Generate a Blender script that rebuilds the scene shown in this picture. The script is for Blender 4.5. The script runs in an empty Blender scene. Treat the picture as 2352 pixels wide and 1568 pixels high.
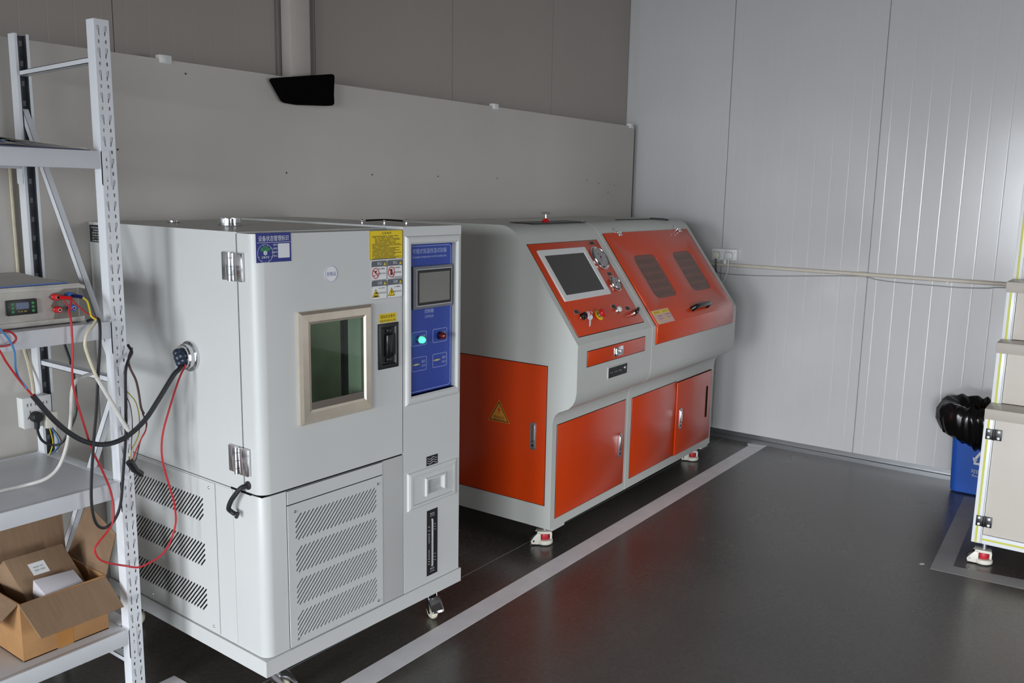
import bpy, bmesh, math, random
from mathutils import Vector, Matrix, noise
from mathutils.geometry import delaunay_2d_cdt

scene = bpy.context.scene
COL = scene.collection
R = math.radians

# ------------------------------------------------------------------ camera
CAM_H, F_PX = 1.60, 2031.6
YAW, PITCH, ROLL = 0.6286, 0.1689, 0.0186
def make_camera():
    f = Vector((math.cos(PITCH)*math.cos(YAW), math.cos(PITCH)*math.sin(YAW), -math.sin(PITCH)))
    r = Vector((math.sin(YAW), -math.cos(YAW), 0)); u = r.cross(f)
    r2 = r*math.cos(ROLL) + u*math.sin(ROLL); u2 = u*math.cos(ROLL) - r*math.sin(ROLL)
    cd = bpy.data.cameras.new('camera'); co = bpy.data.objects.new('camera', cd); COL.objects.link(co)
    cd.sensor_width = 36.0; cd.lens = 36.0*F_PX/2352; cd.clip_start = 0.05; cd.clip_end = 200
    co.matrix_world = Matrix(((r2.x, u2.x, -f.x, 0), (r2.y, u2.y, -f.y, 0), (r2.z, u2.z, -f.z, CAM_H), (0, 0, 0, 1)))
    scene.camera = co
make_camera()

# ------------------------------------------------------------------ light
vs = scene.view_settings
vs.view_transform = 'Standard'; vs.look = 'None'; vs.gamma = 1.0; vs.use_curve_mapping = False
vs.exposure = 0.1
def s2l(c):
    c = c/255.0
    return c/12.92 if c <= 0.04045 else ((c+0.055)/1.055)**2.4
def rgb(r, g, b): return (s2l(r), s2l(g), s2l(b), 1.0)
w = bpy.data.worlds.new('overcast_sky'); scene.world = w; w.use_nodes = True
w.node_tree.nodes['Background'].inputs[0].default_value = (0.72, 0.83, 1.0, 1)
w.node_tree.nodes['Background'].inputs[1].default_value = 1.0
def area(name, loc, direction, sx, sy, power, color=(1, 1, 1), spread=180):
    l = bpy.data.lights.new(name, 'AREA'); l.shape = 'RECTANGLE'; l.size = sx; l.size_y = sy
    l.energy = power; l.color = color; l.spread = R(spread)
    o = bpy.data.objects.new(name, l); COL.objects.link(o); o.location = loc
    o.rotation_euler = Vector(direction).to_track_quat('-Z', 'Y').to_euler()
    return o
# daylight standing in the openings of the left wall (x = -7); front pair is added fill in unseen openings
area('daylight_left_a', (-6.9, 1.1, 1.40), (1, 0, -.40), 2.4, 2.3, 128, (0.90, 0.95, 1.0), 76)
area('daylight_left_b', (-6.9, -2.6, 1.40), (1, .15, -.40), 2.8, 2.3, 165, (0.90, 0.95, 1.0), 76)
area('daylight_front_a', (-3.2, -6.9, 1.45), (.2, 1, -.36), 2.8, 2.1, 12, (0.95, 0.97, 1.0), 90)
area('daylight_front_b', (3.6, -6.9, 1.45), (-.12, 1, -.36), 2.8, 2.1, 50, (0.95, 0.97, 1.0), 90)

# ------------------------------------------------------------------ materials
def mat(name, color, rough=0.5, metal=0.0, spec=0.5, noise_amt=0.0, noise_scale=8.0, bump=0.0, bump_scale=200.0, rough_var=0.0, coat=0.0, stretch=None):
    m = bpy.data.materials.new(name); m.use_nodes = True
    nt = m.node_tree; b = nt.nodes['Principled BSDF']
    b.inputs['Base Color'].default_value = color; b.inputs['Roughness'].default_value = rough
    b.inputs['Metallic'].default_value = metal; b.inputs['Specular IOR Level'].default_value = spec
    b.inputs['Coat Weight'].default_value = coat; b.inputs['Coat Roughness'].default_value = 0.08
    if noise_amt or bump or rough_var:
        tc = nt.nodes.new('ShaderNodeTexCoord'); vec = tc.outputs['Object']
        if stretch:
            mp = nt.nodes.new('ShaderNodeMapping'); mp.inputs['Scale'].default_value = stretch
            nt.links.new(vec, mp.inputs['Vector']); vec = mp.outputs['Vector']
    if noise_amt:
        n = nt.nodes.new('ShaderNodeTexNoise'); n.inputs['Scale'].default_value = noise_scale; n.inputs['Detail'].default_value = 6
        nt.links.new(vec, n.inputs['Vector'])
        mr = nt.nodes.new('ShaderNodeMapRange'); mr.inputs['From Min'].default_value = 0.3; mr.inputs['From Max'].default_value = 0.7
        mr.inputs['To Min'].default_value = 1-noise_amt; mr.inputs['To Max'].default_value = 1+noise_amt
        nt.links.new(n.outputs['Fac'], mr.inputs['Value'])
        mx = nt.nodes.new('ShaderNodeVectorMath'); mx.operation = 'SCALE'; mx.inputs[0].default_value = color[:3]
        nt.links.new(mr.outputs['Result'], mx.inputs['Scale']); nt.links.new(mx.outputs['Vector'], b.inputs['Base Color'])
        if rough_var:
            mr2 = nt.nodes.new('ShaderNodeMapRange'); mr2.inputs['From Min'].default_value = 0.3; mr2.inputs['From Max'].default_value = 0.7
            mr2.inputs['To Min'].default_value = rough-rough_var; mr2.inputs['To Max'].default_value = rough+rough_var
            nt.links.new(n.outputs['Fac'], mr2.inputs['Value']); nt.links.new(mr2.outputs['Result'], b.inputs['Roughness'])
    if bump:
        n2 = nt.nodes.new('ShaderNodeTexNoise'); n2.inputs['Scale'].default_value = bump_scale; n2.inputs['Detail'].default_value = 3
        nt.links.new(vec, n2.inputs['Vector'])
        bp = nt.nodes.new('ShaderNodeBump'); bp.inputs['Strength'].default_value = bump; bp.inputs['Distance'].default_value = 0.002
        nt.links.new(n2.outputs['Fac'], bp.inputs['Height']); nt.links.new(bp.outputs['Normal'], b.inputs['Normal'])
    return m
def emit(name, color, strength):
    m = mat(name, color, 0.3); b = m.node_tree.nodes['Principled BSDF']
    b.inputs['Emission Color'].default_value = color; b.inputs['Emission Strength'].default_value = strength
    return m
def pane(name, tint, gloss=0.06, diffuse=None, diff_amt=0.0, rough=0.02):
    m = bpy.data.materials.new(name); m.use_nodes = True; nt = m.node_tree
    for n in list(nt.nodes):
        if n.type == 'BSDF_PRINCIPLED': nt.nodes.remove(n)
    out = nt.nodes['Material Output']
    t = nt.nodes.new('ShaderNodeBsdfTransparent'); t.inputs[0].default_value = tint
    g = nt.nodes.new('ShaderNodeBsdfGlossy'); g.inputs['Roughness'].default_value = rough
    lw = nt.nodes.new('ShaderNodeLayerWeight'); lw.inputs['Blend'].default_value = 0.5
    pw = nt.nodes.new('ShaderNodeMath'); pw.operation = 'POWER'; pw.inputs[1].default_value = 5.0
    nt.links.new(lw.outputs['Facing'], pw.inputs[0])
    ma = nt.nodes.new('ShaderNodeMath'); ma.operation = 'MULTIPLY_ADD'; ma.inputs[1].default_value = 0.9; ma.inputs[2].default_value = 0.04
    nt.links.new(pw.outputs[0], ma.inputs[0])
    mx = nt.nodes.new('ShaderNodeMixShader'); nt.links.new(ma.outputs[0], mx.inputs[0])
    src = t.outputs[0]
    if diff_amt:
        d = nt.nodes.new('ShaderNodeBsdfDiffuse'); d.inputs[0].default_value = diffuse
        m2 = nt.nodes.new('ShaderNodeMixShader'); m2.inputs[0].default_value = diff_amt
        nt.links.new(src, m2.inputs[1]); nt.links.new(d.outputs[0], m2.inputs[2]); src = m2.outputs[0]
    nt.links.new(src, mx.inputs[1]); nt.links.new(g.outputs[0], mx.inputs[2]); nt.links.new(mx.outputs[0], out.inputs['Surface'])
    return m

M = {}
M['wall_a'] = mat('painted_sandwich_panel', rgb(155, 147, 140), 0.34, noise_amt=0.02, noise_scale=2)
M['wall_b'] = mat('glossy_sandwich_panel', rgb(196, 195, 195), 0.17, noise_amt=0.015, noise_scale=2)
M['ceiling'] = mat('ceiling_sheet', rgb(150, 142, 135), 0.6, noise_amt=0.03)
M['column'] = mat('column_paint', rgb(180, 172, 165), 0.45, noise_amt=0.03, noise_scale=6)
M['trim_dark'] = mat('column_trim', rgb(112, 104, 100), 0.4, noise_amt=0.03)
M['board'] = mat('grey_board', rgb(196, 191, 184), 0.42, noise_amt=0.025, noise_scale=3, bump=0.05)
M['alu'] = mat('brushed_aluminium', rgb(150, 152, 154), 0.3, 0.9, noise_amt=0.12, noise_scale=30, stretch=(1, 0.05, 6))
M['grey_paint'] = mat('grey_powder_coat', rgb(205, 206, 204), 0.38, noise_amt=0.015, noise_scale=4, bump=0.06, bump_scale=900)
M['bench_grey'] = mat('greenish_grey_powder_coat', rgb(196, 198, 193), 0.4, noise_amt=0.015, noise_scale=4, bump=0.06, bump_scale=900)
M['orange'] = mat('orange_enamel', rgb(208, 64, 14), 0.24, noise_amt=0.03, noise_scale=5, bump=0.04, bump_scale=700)
M['rack_white'] = mat('white_rack_paint', rgb(222, 224, 228), 0.36, noise_amt=0.02, noise_scale=9)
M['perforated'] = mat('pinkish_perforated_sheet', rgb(206, 120, 96), 0.5)
M['galv'] = mat('galvanised_inside', rgb(132, 136, 142), 0.45, 0.15, noise_amt=0.3, noise_scale=22)
M['chrome'] = mat('chrome', rgb(214, 214, 216), 0.14, 1.0)
M['steel'] = mat('polished_steel', rgb(232, 220, 202), 0.22, 0.75, noise_amt=0.05, noise_scale=30)
M['satin'] = mat('satin_metal', rgb(190, 191, 194), 0.33, 0.9)
M['black'] = mat('black_plastic', rgb(26, 26, 28), 0.4, noise_amt=0.05)
M['black_gloss'] = mat('black_gloss_plastic', rgb(20, 20, 21), 0.18)
M['matte_black'] = mat('matte_black', rgb(7, 7, 7), 0.95, spec=0.05, noise_amt=0.03)
M['gap'] = mat('dark_gap', rgb(20, 19, 18), 0.9, spec=0.1)
M['rubber'] = mat('black_rubber', rgb(30, 31, 34), 0.55, noise_amt=0.1, noise_scale=40)
M['blue_panel'] = mat('blue_panel_film', rgb(38, 66, 158), 0.4, noise_amt=0.02)
M['blue_dark'] = mat('blue_print', rgb(30, 44, 128), 0.35)
M['white_print'] = mat('white_print', rgb(226, 228, 232), 0.5)
M['pale_print'] = mat('pale_blue_print', rgb(176, 190, 226), 0.5)
M['black_print'] = mat('black_print', rgb(28, 27, 26), 0.5)
M['grey_print'] = mat('grey_print', rgb(96, 100, 106), 0.5)
M['blue_print'] = mat('blue_ink', rgb(58, 84, 160), 0.5)
M['yellow'] = mat('yellow_sticker', rgb(236, 204, 16), 0.4)
M['sticker_white'] = mat('white_sticker', rgb(232, 232, 232), 0.4)
M['red_print'] = mat('red_print', rgb(190, 40, 52), 0.45)
M['green_print'] = mat('green_print', rgb(40, 138, 72), 0.45)
M['screen_grey'] = mat('switched_off_lcd', rgb(120, 120, 114), 0.12, noise_amt=0.05, noise_scale=9)
M['screen_dark'] = mat('dark_monitor_glass', rgb(60, 58, 56), 0.16)
M['bezel_grey'] = mat('grey_bezel', rgb(112, 114, 120), 0.4)
M['white_plastic'] = mat('white_plastic', rgb(226, 226, 224), 0.35, noise_amt=0.01)
M['cream_plastic'] = mat('cream_plastic', rgb(222, 218, 204), 0.4, noise_amt=0.03)
M['conduit'] = mat('cream_conduit', rgb(206, 198, 184), 0.4, noise_amt=0.04, noise_scale=20)
M['lamp_green'] = emit('lit_green_lens', (0.08, 0.85, 0.42, 1), 1.3)
M['lamp_red'] = mat('unlit_red_lens', rgb(92, 18, 20), 0.15)
M['red_plastic'] = mat('red_plastic', rgb(206, 28, 30), 0.3)
M['red_wire'] = mat('red_wire', rgb(186, 40, 46), 0.4)
M['blue_plastic'] = mat('blue_plastic', rgb(40, 104, 190), 0.35)
M['navy_plastic'] = mat('navy_plastic', rgb(26, 34, 92), 0.35)
M['blue_wire'] = mat('blue_wire', rgb(78, 140, 200), 0.4)
M['yellow_wire'] = mat('yellow_wire', rgb(224, 204, 40), 0.4)
M['olive_wire'] = mat('olive_wire', rgb(150, 140, 50), 0.45)
M['brown_wire'] = mat('brown_wire', rgb(78, 52, 50), 0.45)
M['white_wire'] = mat('white_wire', rgb(206, 204, 198), 0.45, noise_amt=0.06, noise_scale=30)
M['cream_wire'] = mat('cream_wire', rgb(206, 196, 170), 0.45, noise_amt=0.1, noise_scale=40)
M['black_wire'] = mat('black_wire', rgb(28, 28, 32), 0.45)
M['grey_wire'] = mat('grey_wire', rgb(140, 140, 140), 0.5)
M['kraft'] = mat('kraft_cardboard', rgb(172, 130, 88), 0.85, spec=0.2, noise_amt=0.1, noise_scale=14, bump=0.15, bump_scale=120)
M['kraft_in'] = mat('kraft_inside', rgb(144, 118, 94), 0.9, spec=0.2, noise_amt=0.07, noise_scale=12, bump=0.2, bump_scale=90, stretch=(8, 1, 1))
M['kraft_tape'] = mat('brown_parcel_tape', rgb(176, 124, 66), 0.3, noise_amt=0.06)
M['carton_white'] = mat('white_carton', rgb(214, 210, 214), 0.5)
M['paper'] = mat('paper', rgb(206, 200, 192), 0.7, noise_amt=0.05)
M['psu_grey'] = mat('worn_grey_case', rgb(186, 182, 174), 0.5, noise_amt=0.16, noise_scale=14)
M['psu_worn'] = mat('worn_bare_patch', rgb(122, 115, 106), 0.55, noise_amt=0.16, noise_scale=60)
M['cart_white'] = mat('white_aluminium_profile', rgb(232, 234, 236), 0.32)
M['cart_strip'] = mat('yellow_green_insert', rgb(200, 200, 84), 0.5)
M['cart_panel'] = mat('beige_panel', rgb(208, 200, 190), 0.4, noise_amt=0.02, noise_scale=5)
M['cart_top'] = mat('beige_tread', rgb(190, 182, 172), 0.3, noise_amt=0.02)
M['bin_blue'] = mat('blue_bin_plastic', rgb(34, 88, 184), 0.42, noise_amt=0.03)
M['bag'] = mat('black_polythene', rgb(14, 14, 15), 0.22, bump=0.3, bump_scale=40)
M['tape'] = mat('grey_white_floor_tape', rgb(240, 237, 239), 0.36, noise_amt=0.06, noise_scale=10)
M['tape_dim'] = mat('grey_floor_tape', rgb(150, 148, 148), 0.5, noise_amt=0.06, noise_scale=10)
M['glass_green'] = pane('tinted_window_glass', (0.78, 0.86, 0.78, 1), rough=0.03)
M['glass_frost'] = pane('greyish_acrylic', (0.75, 0.66, 0.62, 1), diffuse=rgb(176, 140, 126), diff_amt=0.16, rough=0.12)
M['glass_clear'] = pane('clear_plastic', (0.92, 0.92, 0.92, 1))
M['liner_dark'] = mat('stained_liner', rgb(40, 46, 44), 0.35, 0.0, noise_amt=0.4, noise_scale=9)
M['liner'] = mat('chamber_liner', rgb(196, 202, 184), 0.35, 0.1, noise_amt=0.3, noise_scale=5)

def floor_material():
    m = bpy.data.materials.new('dark_epoxy_floor'); m.use_nodes = True; nt = m.node_tree; b = nt.nodes['Principled BSDF']
    tc = nt.nodes.new('ShaderNodeTexCoord')
    n1 = nt.nodes.new('ShaderNodeTexNoise'); n1.inputs['Scale'].default_value = 1.3; n1.inputs['Detail'].default_value = 8; n1.inputs['Roughness'].default_value = 0.65
    n2 = nt.nodes.new('ShaderNodeTexNoise'); n2.inputs['Scale'].default_value = 60; n2.inputs['Detail'].default_value = 4
    for n in (n1, n2): nt.links.new(tc.outputs['Object'], n.inputs['Vector'])
    cr = nt.nodes.new('ShaderNodeValToRGB')
    cr.color_ramp.elements[0].position = 0.3; cr.color_ramp.elements[0].color = rgb(68, 64, 60)
    cr.color_ramp.elements[1].position = 0.7; cr.color_ramp.elements[1].color = rgb(86, 81, 76)
    nt.links.new(n1.outputs['Fac'], cr.inputs['Fac'])
    mr = nt.nodes.new('ShaderNodeMapRange'); mr.inputs['From Min'].default_value = 0.3; mr.inputs['From Max'].default_value = 0.7
    mr.inputs['To Min'].default_value = 0.86; mr.inputs['To Max'].default_value = 1.14
    nt.links.new(n2.outputs['Fac'], mr.inputs['Value'])
    sc = nt.nodes.new('ShaderNodeVectorMath'); sc.operation = 'SCALE'
    nt.links.new(cr.outputs['Color'], sc.inputs[0]); nt.links.new(mr.outputs['Result'], sc.inputs['Scale'])
    nt.links.new(sc.outputs['Vector'], b.inputs['Base Color'])
    m2 = nt.nodes.new('ShaderNodeMapRange'); m2.inputs['To Min'].default_value = 0.23; m2.inputs['To Max'].default_value = 0.31
    nt.links.new(n1.outputs['Fac'], m2.inputs['Value']); nt.links.new(m2.outputs['Result'], b.inputs['Roughness'])
    bp = nt.nodes.new('ShaderNodeBump'); bp.inputs['Strength'].default_value = 0.08; bp.inputs['Distance'].default_value = 0.002
    nt.links.new(n2.outputs['Fac'], bp.inputs['Height']); nt.links.new(bp.outputs['Normal'], b.inputs['Normal'])
    b.inputs['Specular IOR Level'].default_value = 0.9
    return m
M['floor'] = floor_material()

# ------------------------------------------------------------------ mesh helpers
def rrect(x0, y0, x1, y1, r, n=4):
    pts = []
    for cx, cy, a0 in ((x1-r, y0+r, -90), (x1-r, y1-r, 0), (x0+r, y1-r, 90), (x0+r, y0+r, 180)):
        for i in range(n+1):
            a = R(a0+90*i/n); pts.append((cx+r*math.cos(a), cy+r*math.sin(a)))
    return pts
def circle(cx, cy, r, n=16, ry=None):
    return [(cx+r*math.cos(2*math.pi*i/n), cy+(ry or r)*math.sin(2*math.pi*i/n)) for i in range(n)]
def rect(x0, y0, x1, y1): return [(x0, y0), (x1, y0), (x1, y1), (x0, y1)]
def inside(p, poly):
    c = False; j = len(poly)-1
    for i in range(len(poly)):
        xi, yi = poly[i]; xj, yj = poly[j]
        if (yi > p[1]) != (yj > p[1]) and p[0] < (xj-xi)*(p[1]-yi)/(yj-yi)+xi: c = not c
        j = i
    return c
def spline(pts, k=6):
    P = [Vector(p) for p in pts]; P = [P[0]*2-P[1]]+P+[P[-1]*2-P[-2]]; out = []
    for i in range(1, len(P)-2):
        p0, p1, p2, p3 = P[i-1:i+3]
        for j in range(k):
            t = j/k
            out.append(0.5*((2*p1)+(p2-p0)*t+(2*p0-5*p1+4*p2-p3)*t*t+(3*p1-p0-3*p2+p3)*t**3))
    out.append(P[-2]); return out

class G:
    """collects shapes and links them as one mesh object"""
    def __init__(s, T=None): s.v = []; s.f = []; s.T = T
    def add(s, vs, fs):
        o = len(s.v)
        s.v += [(s.T @ Vector(p))[:] if s.T is not None else tuple(p) for p in vs]
        s.f += [tuple(i+o for i in f) for f in fs]; return s
    def box(s, x0, y0, z0, x1, y1, z1):
        v = [(x, y, z) for z in (z0, z1) for y in (y0, y1) for x in (x0, x1)]
        return s.add(v, [(0, 2, 3, 1), (4, 5, 7, 6), (0, 1, 5, 4), (2, 6, 7, 3), (0, 4, 6, 2), (1, 3, 7, 5)])
    def obox(s, o, a, b, c):
        o, a, b, c = map(Vector, (o, a, b, c))
        v = [o+a*i+b*j+c*k for k in (0, 1) for j in (0, 1) for i in (0, 1)]
        return s.add(v, [(0, 2, 3, 1), (4, 5, 7, 6), (0, 1, 5, 4), (2, 6, 7, 3), (0, 4, 6, 2), (1, 3, 7, 5)])
    @staticmethod
    def _p(ax, u, v, w): return (w, u, v) if ax == 'x' else (u, w, v) if ax == 'y' else (u, v, w)
    def prism(s, poly, ax, a, b):
        n = len(poly)
        v = [s._p(ax, u, w, a) for u, w in poly]+[s._p(ax, u, w, b) for u, w in poly]
        return s.add(v, [tuple(range(n)), tuple(range(2*n-1, n-1, -1))]+[(i, (i+1) % n, n+(i+1) % n, n+i) for i in range(n)])
    def plate(s, outer, holes, ax, a, b):
        pts = []; edges = []
        for poly in [outer]+holes:
            o = len(pts); pts += [Vector(p) for p in poly]; n = len(poly)
            edges += [(o+i, o+(i+1) % n) for i in range(n)]
        V, E, Fc, _, _, _ = delaunay_2d_cdt(pts, edges, [], 0, 1e-7)
        boxes = [(min(q[0] for q in h), max(q[0] for q in h), min(q[1] for q in h), max(q[1] for q in h), h) for h in holes]
        keep = []
        for f in Fc:
            c = (sum(V[i].x for i in f)/len(f), sum(V[i].y for i in f)/len(f))
            if not inside(c, outer): continue
            if any(q[0] <= c[0] <= q[1] and q[2] <= c[1] <= q[3] and inside(c, q[4]) for q in boxes): continue
            keep.append(tuple(f))
        n = len(V); vs = [s._p(ax, p.x, p.y, a) for p in V]+[s._p(ax, p.x, p.y, b) for p in V]
        cnt = {}
        for f in keep:
            for i in range(len(f)):
                e = (f[i], f[(i+1) % len(f)])
                if (e[1], e[0]) in cnt: cnt[(e[1], e[0])] = 0
                else: cnt[e] = 1
        sides = [(e[0], e[1], e[1]+n, e[0]+n) for e, c in cnt.items() if c]
        return s.add(vs, keep+[tuple(i+n for i in reversed(f)) for f in keep]+sides)
    def loops(s, rings, cap0=False, cap1=False, closed=True):
        n = len(rings[0]); v = [p for r in rings for p in r]; f = []
        for k in range(len(rings)-1):
            for i in range(n if closed else n-1):
                f.append((k*n+i, k*n+(i+1) % n, (k+1)*n+(i+1) % n, (k+1)*n+i))
        if cap0: f.append(tuple(reversed(range(n))))
        if cap1: f.append(tuple(range((len(rings)-1)*n, len(rings)*n)))
        return s.add(v, f)
    def frame(s, rects, ax='y', cap0=False, cap1=False):
        """rects: (u0, v0, u1, v1, depth) loops joined one after another"""
        return s.loops([[s._p(ax, u, v, d) for u, v in rect(a, b, c, e)] for a, b, c, e, d in rects], cap0, cap1)
    def lathe(s, prof, o=(0, 0, 0), ax=(0, 0, 1), n=20):
        o = Vector(o); ax = Vector(ax).normalized(); u = ax.orthogonal().normalized(); w_ = ax.cross(u)
        rings = [[o+ax*h+(u*math.cos(2*math.pi*i/n)+w_*math.sin(2*math.pi*i/n))*max(r, 1e-5) for i in range(n)] for r, h in prof]
        return s.loops(rings, True, True)
    def cyl(s, p0, p1, r0, r1=None, n=16):
        p0, p1 = Vector(p0), Vector(p1)
        return s.lathe([(r0, 0), (r0 if r1 is None else r1, (p1-p0).length)], p0, p1-p0, n)
    def tube(s, pts, r, n=8, smooth=6):
        P = spline(pts, smooth) if smooth else [Vector(p) for p in pts]
        rings = []; t0 = (P[1]-P[0]).normalized(); u = t0.orthogonal().normalized()
        for i, p in enumerate(P):
            t = (P[min(i+1, len(P)-1)]-P[max(i-1, 0)]).normalized()
            u = (u-t*u.dot(t)).normalized(); w_ = t.cross(u)
            rr = r(i/(len(P)-1)) if callable(r) else r
            rings.append([p+(u*math.cos(2*math.pi*k/n)+w_*math.sin(2*math.pi*k/n))*rr for k in range(n)])
        return s.loops(rings, True, True)
    def ball(s, c, r, n=12, m=8, sz=1.0):
        c = Vector(c)
        rings = [[c+Vector((r*math.sin(math.pi*j/m)*math.cos(2*math.pi*i/n)+0, r*math.sin(math.pi*j/m)*math.sin(2*math.pi*i/n), -r*sz*math.cos(math.pi*j/m))) for i in range(n)] for j in range(m+1)]
        for rg, h in ((rings[0], -1), (rings[-1], 1)):
            for i in range(n): rg[i] = c+Vector((1e-5*math.cos(6.283*i/n), 1e-5*math.sin(6.283*i/n), h*r*sz))
        return s.loops(rings, True, True)
    def build(s, name, material, parent=None, bev=0.0, seg=2, smooth=35, link=True):
        me = bpy.data.meshes.new(name); bm = bmesh.new()
        vs = [bm.verts.new(p) for p in s.v]
        for f in s.f:
            try: bm.faces.new([vs[i] for i in f])
            except ValueError: pass
        bmesh.ops.recalc_face_normals(bm, faces=bm.faces)
        if bev:
            es = [e for e in bm.edges if len(e.link_faces) == 2 and e.calc_face_angle(0) > R(30)]
            bmesh.ops.bevel(bm, geom=es, offset=bev, segments=seg, profile=0.5, affect='EDGES', clamp_overlap=True)
        bm.to_mesh(me); bm.free()
        if smooth:
            me.shade_smooth(); me.set_sharp_from_angle(angle=R(smooth))
        me.materials.append(material)
        o = bpy.data.objects.new(name, me); COL.objects.link(o)
        if parent is not None: o.parent = parent
        return o
def frame_at(o, ex, ey, ez=None):
    ex, ey = Vector(ex).normalized(), Vector(ey).normalized(); ez = Vector(ez).normalized() if ez else ex.cross(ey)
    return Matrix(((ex.x, ey.x, ez.x, o[0]), (ex.y, ey.y, ez.y, o[1]), (ex.z, ey.z, ez.z, o[2]), (0, 0, 0, 1)))
def thing(name, label, cat, loc=(0, 0, 0), rz=0.0, group=None):
    o = bpy.data.objects.new(name, None); COL.objects.link(o); o.empty_display_size = 0.1
    o.location = loc; o.rotation_euler = (0, 0, rz); o['label'] = label; o['category'] = cat
    if group: o['group'] = group
    return o
def tag(o, label, cat, group=None):
    o['label'] = label; o['category'] = cat
    if group: o['group'] = group
    return o
def lab(o, label): o['label'] = label; return o
def struct(o): o['kind'] = 'structure'; return o
def copy_tree(o, parent=None):
    c = o.copy(); COL.objects.link(c)
    if parent is not None: c.parent = parent
    for ch in list(o.children): copy_tree(ch, c)
    return c
_tc = {}
def text_mesh(body):
    if body not in _tc:
        c = bpy.data.curves.new('writing', 'FONT'); c.body = body; c.align_x = 'CENTER'; c.resolution_u = 2
        o = bpy.data.objects.new('writing', c); COL.objects.link(o)
        me = bpy.data.meshes.new_from_object(o.evaluated_get(bpy.context.evaluated_depsgraph_get()))
        vs = [v.co.copy() for v in me.vertices]; fs = [tuple(p.vertices) for p in me.polygons]
        bpy.data.objects.remove(o); bpy.data.curves.remove(c); bpy.data.meshes.remove(me)
        x0 = min(v.x for v in vs); x1 = max(v.x for v in vs); y0 = min(v.y for v in vs); y1 = max(v.y for v in vs)
        _tc[body] = ([((v.x-x0)/(x1-x0)-0.5, (v.y-y0)/(y1-y0)-0.5) for v in vs], fs)
    return _tc[body]
def write(g, body, u, v, w_, h, d, ax='y', flip=False):
    """add writing centred on (u, v), w_ wide and h high, on the plane at depth d"""
    vs, fs = text_mesh(body); k = -1 if flip else 1
    return g.add([g._p(ax, u+k*x*w_, v+y*h, d) for x, y in vs], fs)

# ------------------------------------------------------------------ the room
XR, YB, XL, YF, ZC = 5.49, 3.06, -7.0, -7.0, 4.6
struct(G().box(XL-.2, YF-.2, -0.12, XR+.2, YB+.2, 0).build('floor', M['floor'], smooth=0))
struct(G().box(XL-.2, YF-.2, ZC, XR+.2, YB+.2, ZC+.1).build('ceiling', M['ceiling'], smooth=0))
struct(G().plate(rect(YF-.2, 0, YB+.2, ZC), [rect(-0.1, .2, 2.3, 2.5), rect(-4.0, .2, -1.2, 2.5)], 'x', XL-.2, XL).build('wall_left', M['wall_a'], smooth=0))
struct(G().plate(rect(XL, 0, XR, ZC), [rect(-4.6, .4, -1.8, 2.5), rect(2.2, .4, 5.0, 2.5)], 'y', YF-.2, YF).build('wall_front', M['wall_a'], smooth=0))
wins = [('x', XL-.12, -0.1, 2.3, .2), ('x', XL-.12, -4.0, -1.2, .2), ('y', YF-.12, -4.6, -1.8, .4), ('y', YF-.12, 2.2, 5.0, .4)]  # the two front wall windows are unseen, added for the fill lights
for k, (ax, d, a, b, z0) in enumerate(wins):
    mid = (a+b)/2
    struct(G().plate(rect(a, z0, b, 2.5), [rect(a+.05, z0+.05, mid-.025, 2.45), rect(mid+.025, z0+.05, b-.05, 2.45)], ax, d-.03, d+.03).build('window_%d' % (k+1), M['rack_white'], smooth=0))
# back wall and right wall: a core and grooved sandwich panels hung on it
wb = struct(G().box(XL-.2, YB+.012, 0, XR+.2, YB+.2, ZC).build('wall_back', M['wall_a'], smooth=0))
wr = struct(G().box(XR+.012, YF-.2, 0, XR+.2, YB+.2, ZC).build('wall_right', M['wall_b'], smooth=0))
def wall_panel(width, pitch, first, depth, gw, chamfer=.004):
    """section of one panel: u along the wall, d = how far it sinks back"""
    pts = [(0.0015, .011), (0.0015, .003), (chamfer, 0)]
    u = first
    while u < width-.03:
        pts += [(u-gw, 0), (u, depth), (u+gw, 0)]; u += pitch
    return pts+[(width-chamfer, 0), (width-.0015, .003), (width-.0015, .011)]
PW = .925
sec = wall_panel(PW, .1017, .055, .00035, .004)
n_right = 0
y = 2.312
edges_r = [2.312-PW*i for i in range(-1, 11)]
me_r = None
for ye in edges_r:
    top = min(ye, YB)
    if ye > YB:   # the panel in the corner is cut to fit
        sc_ = [(u, d) for u, d in sec if ye-u <= YB-.002]; sc_ = [(sc_[0][0], .011)]+sc_
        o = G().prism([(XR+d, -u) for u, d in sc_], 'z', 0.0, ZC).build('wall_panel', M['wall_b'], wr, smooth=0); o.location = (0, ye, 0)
        continue
    if me_r is None:
        o = G().prism([(XR+d, -u) for u, d in sec], 'z', 0.0, ZC).build('wall_panel', M['wall_b'], wr, smooth=0); me_r = o.data
    else:
        o = bpy.data.objects.new('wall_panel', me_r); COL.objects.link(o); o.parent = wr
    o.location = (0, ye, 0)
me_b = None
sec_b = wall_panel(PW, .0925, .046, .00025, .003, .0014)
for i in range(9):
    xe = XR-PW*(i+1)
    if me_b is None:
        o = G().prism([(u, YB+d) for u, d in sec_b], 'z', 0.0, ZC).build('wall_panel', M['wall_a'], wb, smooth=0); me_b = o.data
    else:
        o = bpy.data.objects.new('wall_panel', me_b); COL.objects.link(o); o.parent = wb
    o.location = (xe, 0, 0)
# column in front of the back wall, with edge trims
struct(G().box(2.522, 2.99, 0, 2.628, YB-.001, ZC).build('trim_1', M['column'], bev=.003))
struct(G().box(2.501, 3.046, 0, 2.5215, YB-.0005, ZC).build('trim_2', M['trim_dark'], bev=.002))
struct(G().box(2.6285, 3.03, 0, 2.684, YB-.0005, ZC).build('trim_3', M['trim_dark'], bev=.002))
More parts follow.
